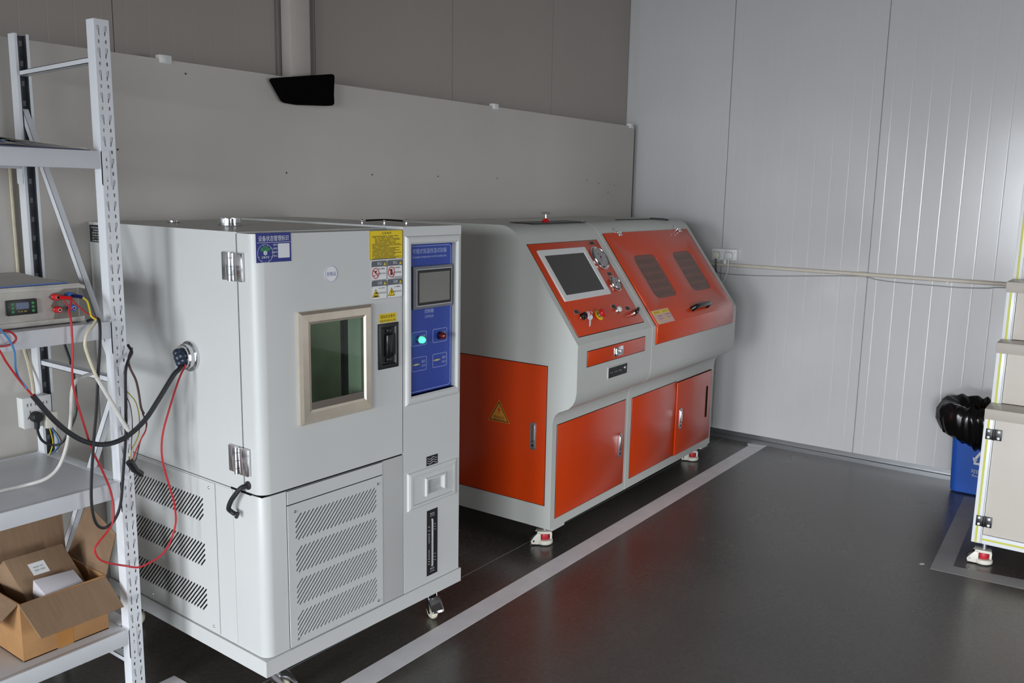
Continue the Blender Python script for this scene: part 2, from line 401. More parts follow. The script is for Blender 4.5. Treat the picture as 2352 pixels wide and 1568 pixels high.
# aluminium channel along the foot of the right wall
def base_sec(g, ax, a, b, p):
    return g.prism([p(0, 0), p(.030, 0), p(.030, .018), p(.026, .018), p(.026, .022), p(.004, .024), p(.004, .050), p(0, .050)], ax, a, b)
struct(base_sec(G(), 'y', YF, YB-.002, lambda d, z: (XR-.0005-d, z)).build('baseboard_right', M['alu'], smooth=0))
struct(base_sec(G(), 'x', XL, XR-.032, lambda d, z: (YB-.0005-d, z)).build('baseboard_back', M['alu'], smooth=0)) if False else None
struct(G().box(XL, YB-.02, 0, 2.5, YB-.0005, .05).build('baseboard_back', M['alu'], smooth=0))
struct(G().box(XL, 2.203, 0, XR-.031, 2.207, .0006).build('trim_4', mat('floor_joint', rgb(128, 130, 130), .5), smooth=0))

# ------------------------------------------------------------------ grey board standing in front of the back wall
BY = 2.955
bd = thing('backing_board', 'long pale grey board standing along the back wall behind the machines', 'board', (2.6, BY+.01, 0))
def rel(g, o): g.T = Matrix.Translation(-Vector(o.location)); return g
rel(G(), bd).box(.15, BY, .0, 5.425, BY+.02, 2.04).build('panel', M['board'], bd, bev=.0015)
for x in (1.92, 3.875, 5.375):
    g = rel(G(), bd); g.box(x-.024, BY-.004, 2.026, x+.024, BY+.024, 2.055); g.box(x-.02, BY-.007, 2.03, x+.006, BY-.003, 2.05)
    g.build('clip', M['white_plastic'], bd, bev=.002)
for x, z in ((1.72, 1.715), (2.455, 1.655), (2.95, 1.66), (3.41, 1.663), (3.9, 1.665), (4.98, 1.655), (4.83, 1.672), (5.18, 1.645), (5.10, 1.60), (2.0, 2.0)):
    rel(G(), bd).cyl((x, BY+.001, z), (x, BY-.0012, z), .0035, n=8).build('screw', M['black_print'], bd)
# black block made up for an unidentified dark blur before the column
bb = G(); Y0, Y1 = BY-.055, BY-.0003
bb.prism([(2.365, 2.022), (2.43, 1.934), (2.50, 1.931), (2.684, 1.942), (2.682, 1.99), (2.688, 2.074), (2.55, 2.052)], 'y', Y0, Y1)
tag(bb.build('black_box', M['matte_black'], bev=.014, seg=3), 'matt black box on the top edge of the grey board before the pale column', 'box')

# ------------------------------------------------------------------ climate chamber
CX, CYL, CA = 1.5716, 2.0357, -0.0287
CW, CD, CT, CS, CB, CP = .875, .912, 1.470, .583, .135, .187
ch = thing('climate_chamber', 'pale grey climate test chamber with a framed window and blue control panel', 'machine', (CX, CYL, 0), CA)
def corner_poly(x0, x1, y0, y1, r=.034, n=6):
    return [(x0+r-r*math.cos(R(90*i/n)), y0+r-r*math.sin(R(90*i/n))) for i in range(n+1)]+[(x1, y0), (x1, y1), (x0, y1)]
G().prism(corner_poly(0, CS-.001, 0, CD), 'z', CP+.001, .6985).build('lower_body', M['grey_paint'], ch, bev=.002)
# hollow upper body: side walls, roof, floor and back
g = G(); g.box(0, .085, .7015, .10, CD, CT-.004); g.box(.485, .085, .7015, CS-.001, CD, CT-.004)
g.box(.10, .085, .7015, .485, CD, .84); g.box(.10, .085, 1.31, .485, CD, CT-.004); g.box(.10, .62, .84, .485, CD, 1.31)
g.build('upper_body', M['grey_paint'], ch, smooth=0)
g = G(); g.box(.003, .004, .6986, CS-.004, CD-.003, .7014); g.box(.004, .080, .704, .098, .0849, CT-.006); g.box(.487, .080, .704, CS-.003, .0849, CT-.006)
g.build('seal', M['gap'], ch, smooth=0)
g = G(); g.box(-.001, .078, CT-.0038, CW, CD, CT); g.box(.0, .084, CT-.004, CS, CD, CT-.001)
g.build('roof_sheet', M['grey_paint'], ch, smooth=0)
# inner chamber
g = G(); g.box(.101, .10, .841, .104, .619, 1.309); g.box(.104, .616, .841, .481, .619, 1.309)
g.box(.104, .10, .841, .481, .616, .845); g.box(.104, .10, 1.305, .481, .616, 1.309); g.build('inner_liner', M['liner'], ch, smooth=0)
G().box(.455, .158, .841, .484, .619, 1.309).build('inner_side_wall', M['liner'], ch, smooth=0)
G().box(.455, .082, .841, .4845, .1575, 1.309).build('door_rebate', M['liner_dark'], ch, smooth=0)
g = G(); g.box(.450, .1505, .846, .4548, .160, 1.304); g.box(.447, .153, .846, .4498, .158, 1.304); g.build('seal_strip', M['rubber'], ch)
for y, z in ((.118, 1.165), (.118, 1.012)):
    G().lathe([(.010, 0), (.010, .003), (.004, .006)], (.4548, y, z), (-1, 0, 0), 12).build('screw', M['chrome'], ch)
il = area('chamber_lamp', (.28, .12, 1.30), (0, .8, -.6), .25, .02, .13, (.95, 1.0, .92)); il.parent = ch  # added fill to brighten the inside, no fitting behind it
# door, wrapping round the front left corner
HX0, HX1, HZ0, HZ1 = .165, .410, .917, 1.213
door = G(); door.prism(corner_poly(0, HX0, 0, .079), 'z', .704, CT-.003)
door.box(HX1, 0, .704, CS-.004, .079, CT-.003); door.box(HX0, 0, .704, HX1, .079, HZ0); door.box(HX0, 0, HZ1, HX1, .079, CT-.003)
door = door.build('door', M['grey_paint'], ch, smooth=30)
g = G(); g.frame([(.141, .890, .433, 1.235, .0005), (.141, .890, .433, 1.235, -.008), (.150, .899, .424, 1.226, -.0155), (.172, .926, .402, 1.204, -.0150), (.181, .934, .394, 1.196, -.0128), (.181, .934, .394, 1.196, .0), (.168, .920, .408, 1.211, .0)])
g.build('window_frame', M['steel'], door, smooth=0)
G().box(.1812, -.0105, .9342, .3938, -.0075, 1.1958).build('window_glass', M['glass_green'], door, smooth=0)
G().prism([(-.0128, .9342), (-.0107, .9342), (-.0107, .9565), (-.0115, .9565)], 'x', .1812, .3938).build('window_sill', mat('dull_steel', rgb(120, 112, 104), .35, .8), door, smooth=0)  # strip standing in for the frame's reflection in the glass
# handle with finger recess
hd = G(); hd.frame([(.467, 1.013, .558, 1.164, .0005), (.467, 1.013, .558, 1.164, -.004), (.470, 1.016, .555, 1.161, -.006), (.480, 1.026, .546, 1.152, -.006), (.484, 1.030, .542, 1.148, -.0007)], cap1=True)
hd = hd.build('door_handle', M['black'], door)
G().box(.496, -.012, 1.052, .532, -.0008, 1.128).build('grip', M['black_gloss'], hd, bev=.004)
for za in (1.034, 1.131): G().box(.500, -.009, za, .528, -.0008, za+.015).build('latch', M['black_gloss'], hd, bev=.002)
# hinges
for zc in (1.3715, .798):
    h = G(); h.box(-.0085, .108, zc-.041, 0.0, .146, zc+.041); h.box(-.013, .046, zc-.041, -.0008, .090, zc+.041); h = h.build('hinge', M['chrome'], ch, bev=.003)
    g = G()
    for a, b in ((-.041, -.024), (-.022, .0), (.002, .024), (.026, .041)): g.cyl((-.011, .099, zc+a), (-.011, .099, zc+b), .0085, n=14)
    g.build('barrel', M['chrome'], h)
# cable port with blue-black plug
PY, PZ = .333, 1.081
po = G().lathe([(.047, 0), (.047, .010), (.040, .013), (.040, .026), (.036, .030), (.036, .034), (.027, .034), (.027, .004)], (0.001, PY, PZ), (-1, 0, 0), 32).build('cable_port', M['chrome'], ch)
g = G(); random.seed(3)
for i in range(7):
    a = 2*math.pi*i/7; g.ball((-.033-.006*(i % 2), PY+.016*math.cos(a), PZ+.016*math.sin(a)), .0145, 10, 6)
g.ball((-.040, PY, PZ), .017, 10, 6); g.build('port_plug', mat('dark_blue_rubber', rgb(34, 44, 62), .35), po)
# control column on the right
opening = rect(.618, .897, .847, 1.417)
g = G(); g.plate(rect(CS+.0015, CP+.001, CW, CT+.006), [opening], 'y', 0, .0205); g.box(CS+.0015, .0205, CP+.001, CW, CD, CT+.006)
g.build('control_cabinet', M['grey_paint'], ch, smooth=0)
g = G(); g.frame([(.592, .866, .8655, 1.445, .0005), (.596, .872, .862, 1.441, -.007), (.602, .879, .857, 1.435, -.009), (.612, .891, .852, 1.423, -.009), (.618, .897, .847, 1.417, -.004), (.618, .897, .847, 1.417, .020)])
g.build('panel_bezel', M['grey_paint'], ch, smooth=0)
CPN = G().box(.6182, .0175, .8972, .8468, .0204, 1.4168).build('control_panel', M['blue_panel'], ch, smooth=0)
def outline(g, x0, z0, x1, z1, r, t, y): return g.plate(rrect(x0, z0, x1, z1, r), [rrect(x0+t, z0+t, x1-t, z1-t, max(r-t, .001))], 'y', y-.0003, y)
YP = .0175
g = G(); outline(g, .624, .903, .841, 1.409, .012, .0016, YP)
write(g, '可程式恒温恒湿试验箱', .732, 1.391, .17, .017, YP-.0004); write(g, 'Constant temperature and humidity box', .732, 1.3705, .17, .011, YP-.0004)
write(g, '控制器', .729, 1.182, .046, .014, YP-.0004); write(g, 'CONTROLLER', .729, 1.163, .044, .009, YP-.0004)
for x, z, a, b in ((.6425, 1.0655, '电源', 'POWER'), (.748, 1.0655, '故障', 'FAULT'), (.6425, .976, '通讯', 'COM'), (.748, .976, '通讯', 'RS232')):
    outline(g, x, z, x+.074, z+.0485, .006, .0012, YP)
    write(g, a, x+.058, z+.031, .018, .010, YP-.0004); write(g, b, x+.058, z+.016, .020, .007, YP-.0004)
g.build('lettering', M['pale_print'], CPN, smooth=0)
sc = G(); sc.frame([(.642, 1.193, .842, 1.340, YP), (.642, 1.193, .842, 1.340, .009), (.644, 1.195, .840, 1.338, .007), (.660, 1.206, .831, 1.327, .007)], cap1=True)
sc = sc.build('touch_screen', M['bezel_grey'], CPN, smooth=0)
g = G(); outline(g, .657, 1.2035, .834, 1.3295, .002, .0016, .0068); g.build('bezel_line', M['white_print'], sc, smooth=0)
G().plate(rect(.6595, 1.206, .8315, 1.327), [rect(.668, 1.2155, .823, 1.3175)], 'y', .0055, .0069).build('screen_border', M['black'], sc, smooth=0)
G().box(.668, .006, 1.2155, .823, .0068, 1.3175).build('screen', M['screen_grey'], sc, smooth=0)
for x, z, lens in ((.678, 1.087, 'lamp_green'), (.784, 1.089, 'lamp_red')):
    L = G().lathe([(.0145, 0), (.0145, .005), (.0125, .007), (.0125, .009)], (x, YP, z), (0, -1, 0), 20).build('pilot_lamp', M['chrome'] if lens == 'lamp_green' else M['black_gloss'], CPN)
    lab(L, 'lit green pilot lamp' if lens == 'lamp_green' else 'unlit dark red pilot lamp')
    G().lathe([(.0118, 0), (.0118, .010), (.009, .016), (.004, .0185)], (x, YP-.009, z), (0, -1, 0), 20).build('lens', M[lens], L)
for x, z in ((.662, 1.0), (.768, 1.0025)):
    s_ = G().plate(rrect(x-.011, z-.003, x+.011, z+.003, .0028), [], 'y', YP-.002, YP).build('serial_port', M['satin'], CPN)
    g = G(); g.cyl((x-.015, YP, z), (x-.015, YP-.003, z), .002, n=6); g.cyl((x+.015, YP, z), (x+.015, YP-.003, z), .002, n=6); g.box(x-.008, YP-.0024, z-.0015, x+.008, YP-.0019, z+.0015)
    g.build('screw', M['yellow_wire'], s_)
# water symbol, water drawer, level meter
wv = G().box(.6985, -.0008, .629, .757, .0002, .664).build('water_symbol', M['black_print'], ch, smooth=0)
g = G()
for k in range(3):
    zz = .6375+.0085*k
    g.tube([(.703+.0495*i/16, -.001, zz+.003*math.sin(2*math.pi*1.5*i/16+2.2)) for i in range(17)], .0008, 4, 0)
g.build('wave_print', M['white_print'], wv)
dr = G(); dr.frame([(.601, .486, .8555, .626, .0005), (.604, .489, .852, .622, -.006), (.612, .496, .844, .615, -.009), (.6235, .5045, .8335, .6075, -.009), (.6235, .5045, .8335, .6075, -.004)])
dr = dr.build('drawer_surround', M['grey_paint'], ch, smooth=0)
g = G(); g.plate(rect(.6245, .5055, .8325, .6065), [rect(.694, .531, .780, .582)], 'y', -.0075, 0); g.build('drawer_front', M['grey_paint'], dr, smooth=0)
g = G(); g.frame([(.684, .523, .790, .590, -.0074), (.686, .525, .788, .588, -.014), (.694, .531, .780, .582, -.014), (.700, .536, .774, .577, .0)], cap1=True); g.build('drawer_pull', M['grey_paint'], dr, smooth=0)
lm = G().box(.701, -.001, .213, .757, .0002, .4615).build('level_meter', M['black_print'], ch, smooth=0)
G().tube([(.7275, -.002, .246), (.7275, -.004, .252), (.7275, -.004, .42), (.7275, -.002, .427)], .0036, 8, 0).build('sight_tube', mat('sight_tube_plastic', rgb(150, 152, 154), .2), lm)
g = G()
for z in (.382, .392, .402): g.box(.7395, -.0013, z, .7475, -.0009, z+.0015)
for z in (.264, .276, .288): g.box(.7395, -.0013, z, .7475, -.0009, z+.0015)
for z in (.370, .384, .398, .256, .266, .276): g.box(.708, -.0013, z, .7165, -.0009, z+.0016)
g.box(.7118, -.0013, .336, .7128, -.0009, .366); g.box(.7118, -.0013, .282, .7128, -.0009, .312)
write(g, '高水位', .729, .4465, .022, .007, -.0012); write(g, 'HIGH WATER LEVEL', .729, .438, .024, .0035, -.0012)
write(g, '低水位', .729, .236, .022, .007, -.0012); write(g, 'LOW WATER LEVEL', .729, .226, .024, .0035, -.0012)
g.build('lettering', M['white_print'], lm, smooth=0)['kind'] = 'stuff'

# slotted vent panels
def slot_clip(x0, z0, x1, z1, pitch, lean, wdt, flip=False):
    """rounded slanting slots cut off at the ends of a rectangle"""
    out = []; h = z1-z0; dx = h*lean; x = x0-dx+wdt
    L = math.hypot(lean, 1); tx, tz = lean/L, 1/L; nx, nz = tz, -tx; r = wdt/2
    while x < x1-wdt:
        a = 0.0 if x >= x0 else (x0-x)/lean; b = h if x+dx <= x1 else (x1-x)/lean
        if b-a > .012:
            p = (x+a*lean, z0+a); q = (x+b*lean, z0+b)
            pts = [(p[0]+nx*r, p[1]+nz*r), (q[0]+nx*r, q[1]+nz*r), (q[0]+tx*r, q[1]+tz*r), (q[0]-nx*r, q[1]-nz*r), (p[0]-nx*r, p[1]-nz*r), (p[0]-tx*r, p[1]-tz*r)]
            out.append([(2*x0+0-u+(x1-x0), v) for u, v in pts] if flip else pts)
        x += pitch
    return out
slots = []
for zt in (.6165, .5105, .4045, .2985): slots += slot_clip(.1185, zt-.081, .4525, zt, .0161, .95, .0056)
vp = G().plate(rect(.0885, .1935, .4805, .6515), slots, 'y', -.0035, -.0005).build('front_vent_panel', M['grey_paint'], ch, smooth=0)
G().box(.0885, -.0035, .655, .4805, -.0002, .697).build('filler_strip', M['grey_paint'], ch, smooth=0)
G().box(.0865, -.0004, .1915, .4825, .0003, .698).build('vent_backing', M['gap'], ch, smooth=0)
for x, z in ((.115, .628), (.4585, .627), (.457, .212), (.117, .212)):
    G().lathe([(.0048, 0), (.0048, .0015), (.0022, .0034)], (x, -.0034, z), (0, -1, 0), 10).build('screw', M['satin'], vp)
slots = []
for zt in (.632, .481, .329): slots += slot_clip(.299, zt-.078, .815, zt, .0165, .96, .0058, True)
sp = G().plate(rect(.232, .195, .905, .694), slots, 'x', -.003, -.0006).build('side_vent_panel', M['grey_paint'], ch, smooth=0)
G().box(-.0005, .296, .25, .0005, .82, .64).build('side_vent_backing', M['gap'], ch, smooth=0)
for y, z in ((.262, .675), (.262, .214), (.62, .2135)):
    G().lathe([(.0048, 0), (.0048, .0015), (.0022, .0034)], (-.003, y, z), (-1, 0, 0), 10).build('screw', M['satin'], sp)
G().box(-.0012, .142, .195, -.0003, .2295, .694).build('side_strip', M['grey_paint'], ch, smooth=0)
G().box(-.0006, .05, .6965, .0003, .15, .7035).build('corner_gap', M['gap'], ch, smooth=0)
# plinth
g = G(); g.box(-.006, -.006, CB, CW+.008, CD, CP); g.build('plinth', M['grey_paint'], ch, smooth=0)
for x0 in (.02, CW-.12):
    for y0 in (.02, CD-.13): G().box(x0, y0, CB-.012, x0+.10, y0+.11, CB).build('caster_plate', M['grey_paint'], ch, smooth=0)
def chamber_caster(x, y, ang):
    T = Matrix.Translation((x, y, 0)) @ Matrix.Rotation(R(ang), 4, 'Z'); zt = CB-.0125
    c = G(T); c.lathe([(.030, 0), (.030, .006), (.022, .012), (.022, .018)], (0, 0, zt), (0, 0, -1), 18)
    for s_ in (-1, 1):
        c.prism([(-.018, zt-.017), (.020, zt-.017), (.036, .048), (.044, .030), (.030, .022), (.016, .034), (-.016, zt-.035)], 'y', s_*.0175-.0015, s_*.0175+.0015)
    c.box(-.018, -.019, zt-.020, .020, .019, zt-.016); c = c.build('caster', M['chrome'], ch, bev=.0008)
    G(T).lathe([(.010, -.012), (.026, -.012), (.0315, -.007), (.033, 0), (.0315, .007), (.026, .012), (.010, .012)], (.024, 0, .033), (0, 1, 0), 24).build('wheel', mat('pale_caster_tread', rgb(214, 210, 186), .4) if 'tread' not in M else M['tread'], c)
    g = G(T); g.prism([(.020, .088), (.048, .080), (.075, .056), (.079, .044), (.072, .046), (.046, .070), (.020, .080)], 'y', -.024, .024); g.build('brake_pedal', M['chrome'], c, bev=.002)
M['tread'] = mat('pale_caster_tread', rgb(214, 210, 186), .4)
chamber_caster(CW-.077, .075, -112); chamber_caster(.075, .075, -35); chamber_caster(CW-.07, CD-.08, 60); chamber_caster(.07, CD-.08, 150)
# rubber drain pipe hanging from the lower left corner of the door
dp = G().tube([(-.002, .062, .726), (-.020, .070, .722), (-.030, .086, .700), (-.034, .104, .676), (-.034, .116, .652), (-.026, .116, .640), (-.022, .104, .634)], .0072, 10, 6).build('drain_hose', M['rubber'], ch)
G().lathe([(.013, 0), (.013, .004), (.008, .006)], (.0005, .062, .7265), (-1, 0, 0), 16).build('hose_collar', M['rubber'], dp)
G().lathe([(.0105, 0), (.011, .005), (.008, .006)], (-.021, .098, .632), (.5, -1, -.2), 14).build('hose_end', M['rubber'], dp)
# stickers
yS = -.0004
st = G().box(.006, -.0012, 1.387, .126, .0002, 1.470).build('status_card', M['blue_dark'], ch, smooth=0)
g = G(); write(g, '设备状态管理标识', .066, 1.4545, .105, .0155, -.0014); g.box(.009, -.0015, 1.4425, .1235, -.0011, 1.4435)
g.plate(circle(.036, 1.4125, .0265, 28), [circle(.036, 1.4125, .0258, 28)], 'y', -.0015, -.0011)
g.plate(rrect(.080, 1.398, .1205, 1.439, .002), [], 'y', -.0015, -.0011); write(g, '设备状态', .036, 1.402, .026, .007, -.0014)
g.plate(circle(.036, 1.4138, .0062, 16), [], 'y', -.0019, -.0016)
for k, t in enumerate(('设备名称', '规格型号', '编号', '责任人')): write(g, t, .0705, 1.436-.0105*k, .015, .0055, -.0014)
for k, t in enumerate('停用待修检故障启报'): write(g, t, .036+.0235*math.cos(R(205+32*k)), 1.4125+.0235*math.sin(R(205+32*k)), .003, .0036, -.0014)
g.build('lettering', M['white_print'], st, smooth=0)
g = G(); g.prism([(.036, 1.414)]+[(.036+.0185*math.cos(R(a)), 1.4145+.0185*math.sin(R(a))) for a in range(25, 160, 12)], 'y', -.0016, -.0011); g.build('green_sector', M['green_print'], st, smooth=0)
g = G(); write(g, '运行', .036, 1.4265, .017, .0085, -.0018); write(g, '企', .036, 1.4138, .007, .007, -.0021); g.build('dial_print', M['blue_dark'], st, smooth=0)
ct = G().plate(circle(.275, 1.3405, .0252, 28), [], 'y', -.0009, .0002).build('certificate_sticker', M['sticker_white'], ch, smooth=0)
g = G(); g.plate(circle(.275, 1.3405, .0243, 28), [circle(.275, 1.3405, .0234, 28)], 'y', -.0012, -.0008); write(g, '合格证', .275, 1.3405, .038, .013, -.0012); g.build('lettering', M['blue_print'], ct, smooth=0)
yn = G().box(.4335, -.001, 1.3745, .5812, .0002, 1.4765 if CT > 1.48 else CT-.0035).build('notice_sticker', M['yellow'], ch, smooth=0)
ztop = CT-.0035
g = G(); g.plate(rect(.4335, 1.3745, .5812, ztop), [rect(.4345, 1.3755, .5802, ztop-.001)], 'y', -.0013, -.0009); write(g, '注意事项', .508, ztop-.009, .042, .008, -.0013)
random.seed(11)
for k in range(18):                                   # rows of print too small to read
    z = ztop-.0185-.0042*k; ind = .012 if k in (2, 3, 4, 5) else 0; x = .445+ind; end = random.choice((.548, .566, .574, .560))-(.03 if k in (1, 8, 12) else 0)
    while x < end:
        if random.random() > .07: g.box(x, -.0012, z-.0011, x+.0021, -.0009, z+.0011)
        x += .0029
g.build('lettering', M['black_print'], yn, smooth=0)
def warn(x0, z0, x1, z1, head, kind, lines):
    o = G().plate(rrect(x0, z0, x1, z1, .006), [], 'y', -.0009, .0002).build('warning_sticker', M['sticker_white'], ch, smooth=0)
    zh = z1-.0185
    g = G(); g.plate(rrect(x0, z0, x1, z1, .006), [rrect(x0+.001, z0+.001, x1-.001, zh, .005)], 'y', -.0012, -.0008); g.build('header_band', M['grey_print'], o, smooth=0)
    g = G(); write(g, head, x0+.036, z1-.0085, .020, .0095, -.0014); g.build('header_text', M['white_print'], o, smooth=0)
    cx, cz = x0+.0185, z0+.022
    tri = lambda s_, x, z: [(x-s_, z-s_*.75), (x+s_, z-s_*.75), (x, z+s_)]
    G().prism(tri(.0056, x1-.009, z1-.0105), 'y', -.0015, -.0011).build('yellow_triangle', M['yellow'], o, smooth=0)
    if kind in ('hot', 'bolt'): G().prism(tri(.0165, cx, cz-.003), 'y', -.0012, -.0008).build('yellow_triangle', M['yellow'], o, smooth=0)
    g = G()
    for k, t in enumerate(lines): write(g, t, x0+.044, z1-.0255-.0155*k, .040 if k else .028, .0052, -.0013)
    write(g, '!', x1-.009, z1-.0112, .0014, .0055, -.0017)
    if kind in ('hot', 'bolt'):
        g.plate(tri(.0150, cx, cz-.003), [tri(.0128, cx, cz-.003)], 'y', -.0016, -.0012)
        if kind == 'bolt': g.prism([(cx+.002, cz+.007), (cx-.003, cz-.003), (cx, cz-.0025), (cx-.0015, cz-.011), (cx+.004, cz-.001), (cx+.0008, cz-.0015)], 'y', -.0016, -.0012)
        else:
            g.prism([(cx-.001, cz+.002), (cx+.007, cz+.001), (cx+.007, cz-.002), (cx+.002, cz-.003), (cx-.003, cz-.005)], 'y', -.0016, -.0012); g.box(cx-.007, -.0016, cz-.0125, cx+.007, -.0012, cz-.0085)
    elif kind == 'nocan': g.plate(rrect(cx-.0045, cz-.010, cx+.0045, cz+.010, .002), [], 'y', -.0013, -.0009)
    else:
        g.prism([(cx-.008, cz-.009), (cx-.002, cz-.009), (cx-.001, cz-.006), (cx-.008, cz-.006)], 'y', -.0013, -.0009); g.prism([(cx-.004, cz+.007), (cx+.006, cz+.009), (cx+.001, cz-.004)], 'y', -.0013, -.0009)
    g.build('pictogram', M['black_print'], o, smooth=0)
    if kind in ('nohand', 'nocan'):
        g = G(); g.plate(circle(cx, cz, .0155, 24, .0175), [circle(cx, cz, .0128, 24, .0148)], 'y', -.0017, -.0013)
        g.prism([(cx-.0115, cz+.009), (cx-.0095, cz+.0115), (cx+.0115, cz-.009), (cx+.0095, cz-.0115)], 'y', -.0017, -.0013); g.build('red_ring', M['red_print'], o, smooth=0)
warn(.4405, 1.3085, .5085, 1.3695, '禁止', 'nohand', ('禁止触摸', 'PROHIBIT TOUCH'))
warn(.5105, 1.3085, .5795, 1.3695, '禁止', 'nocan', ('禁止放易燃易爆物', 'NO FLAMMABLE', 'OR EXPLOSIVES'))
warn(.4405, 1.2455, .5085, 1.3070, '注意', 'hot', ('小心烫伤', 'CAUTION SCALD'))
warn(.5105, 1.2455, .5795, 1.3070, '注意', 'bolt', ('小心触电', 'DANGER ELECTRIC'))
yl = G().box(.4725, -.0009, 1.1665, .5515, .0002, 1.1960).build('push_pull_sticker', M['yellow'], ch, smooth=0)
g = G(); write(g, '请由此处推拉', .512, 1.1865, .068, .012, -.0012); write(g, 'PLEASE PUSH AND PULL HERE', .512, 1.1725, .070, .007, -.0012); g.build('lettering', M['black_print'], yl, smooth=0)
npz = G().box(-.001, .82, 1.402, .0002, .909, 1.460).build('rating_plate', M['black_print'], ch, smooth=0)
g = G()
for k, (t, wd) in enumerate((('恒温恒湿试验箱', .07), ('设备型号', .045), ('温度范围', .06), ('湿度范围', .06), ('出厂日期', .06), ('设备编号', .065))): write(g, t, .864, 1.4515-.0088*k, wd, .0052, -.0012, 'x', True)
g.build('lettering', M['white_print'], npz, smooth=0)
# on the roof: capped duct sockets
for x, y, r, h in ((.222, .43, .036, .024), (.19, .705, .021, .008)):
    o = G().lathe([(r, 0), (r*1.05, .002), (r*1.05, h*.3), (r, h*.35), (r, h), (r*.93, h), (r*.9, h*.5)], (x, y, CT), (0, 0, 1), 28).build('duct_socket', M['chrome'], ch)
# chrome grab bar lying on the roof
mb = thing('metal_bar', 'thin dark bar with bright metal ends lying on the chamber roof behind the yellow notice', 'bar', (CX+.68, CYL+.18, CT), 0)
P0, P1 = Vector((CX+.625, CYL+.215, CT+.018)), Vector((CX+.738, CYL+.112, CT+.018)); dd = (P1-P0).normalized()
T = Matrix.Translation(-Vector(mb.location))
G(T).tube([P0+dd*.012, P0.lerp(P1, .3)+Vector((0, 0, .002)), P0.lerp(P1, .5)+Vector((0, 0, .003)), P0.lerp(P1, .7)+Vector((0, 0, .002)), P1-dd*.012], .0035, 8).build('rod', M['black_gloss'], mb)
for f_ in (0.0, .5, 1.0):
    p = P0.lerp(P1, f_); g = G(T); g.ball(p, .0055); g.cyl(p, (p.x, p.y, CT+.0065), .003, n=8); g.build('knob', M['chrome'], mb)

# ------------------------------------------------------------------ orange and grey test bench
OX, OY, OA, OW, OB, OT = 3.1513, 2.0630, 0.0133, 1.785, .105, 1.450
OD = .86
be = thing('test_bench', 'orange and grey pressure test bench with a sloping control front', 'machine', (OX, OY, 0), OA)
def arc(c, r, a0, a1, n=8): return [(c[0]+r*math.cos(R(a0+(a1-a0)*i/n)), c[1]+r*math.sin(R(a0+(a1-a0)*i/n))) for i in range(n+1)]
prof = [(0, OB), (0, .592)]+[(-.004, .615), (-.013, .636), (-.028, .650), (-.052, .661), (-.080, .674), (-.100, .694), (-.112, .718), (-.1175, .748), (-.1175, .957)]
prof += [(.199-.0, 1.390)]+[(.2115, 1.408), (.2275, 1.424), (.250, 1.438), (.275, 1.447), (.305, 1.450)]+[(OD-.02, OT), (OD, OT-.02), (OD, OB)]
XS = .699
G().prism(prof, 'x', 0, XS-.0012).build('left_body', M['bench_grey'], be, smooth=28)
G().prism(prof, 'x', XS+.0012, OW).build('right_body', M['bench_grey'], be, smooth=28)
sub = [(y-.0004 if y < .2 else y, z+.0004 if z > .7 and y > -.11 else z) for y, z in prof]
G().prism(sub, 'x', XS-.0015, XS+.0015).build('module_joint', mat('pale_joint', rgb(236, 237, 234), .5), be, smooth=28)
# frame of the slope: x along the machine, v up the slope, n out of it
SA, SB = Vector((0, .199, 1.390)), Vector((0, -.1175, .957)); sd = (SA-SB).normalized()
SN = Vector((1, 0, 0)).cross(sd)
TS = Matrix(((1, 0, 0, 0), (0, sd.y, SN.y, SB.y), (0, sd.z, SN.z, SB.z), (0, 0, 0, 1)))
if SN.y > 0: SN = -SN; TS = Matrix(((1, 0, 0, 0), (0, sd.y, SN.y, SB.y), (0, sd.z, SN.z, SB.z), (0, 0, 0, 1)))
def panel_pair(name, T, x0, v0, x1, v1, t=.0025, par=None, material='orange', ax='z', gap=.0028):
    G(T).box(x0-gap, v0-gap, -.001, x1+gap, v1+gap, .0006).build('panel_gap', M['gap'], par or be, smooth=0)
    return G(T).box(x0, v0, -.001, x1, v1, t).build(name, M[material], par or be, bev=.0008)
cp = panel_pair('control_panel', TS, .037, .037, .645, .507)
mo = G(TS); mo.loops([[(x, v, d) for x, v in rrect(a, b, c, e, r_, 3)] for a, b, c, e, r_, d in ((.0765, .208, .486, .4715, .006, .0022), (.0765, .208, .486, .4715, .006, .007), (.0785, .210, .484, .4695, .006, .009), (.1085, .2355, .453, .443, .002, .009), (.1105, .2375, .451, .441, .002, .0045))], cap1=True)
mo = mo.build('monitor', M['white_plastic'], cp, smooth=30)
G(TS).box(.1106, .2376, .0046, .4509, .4409, .0058).build('screen', M['screen_dark'], mo, smooth=0)
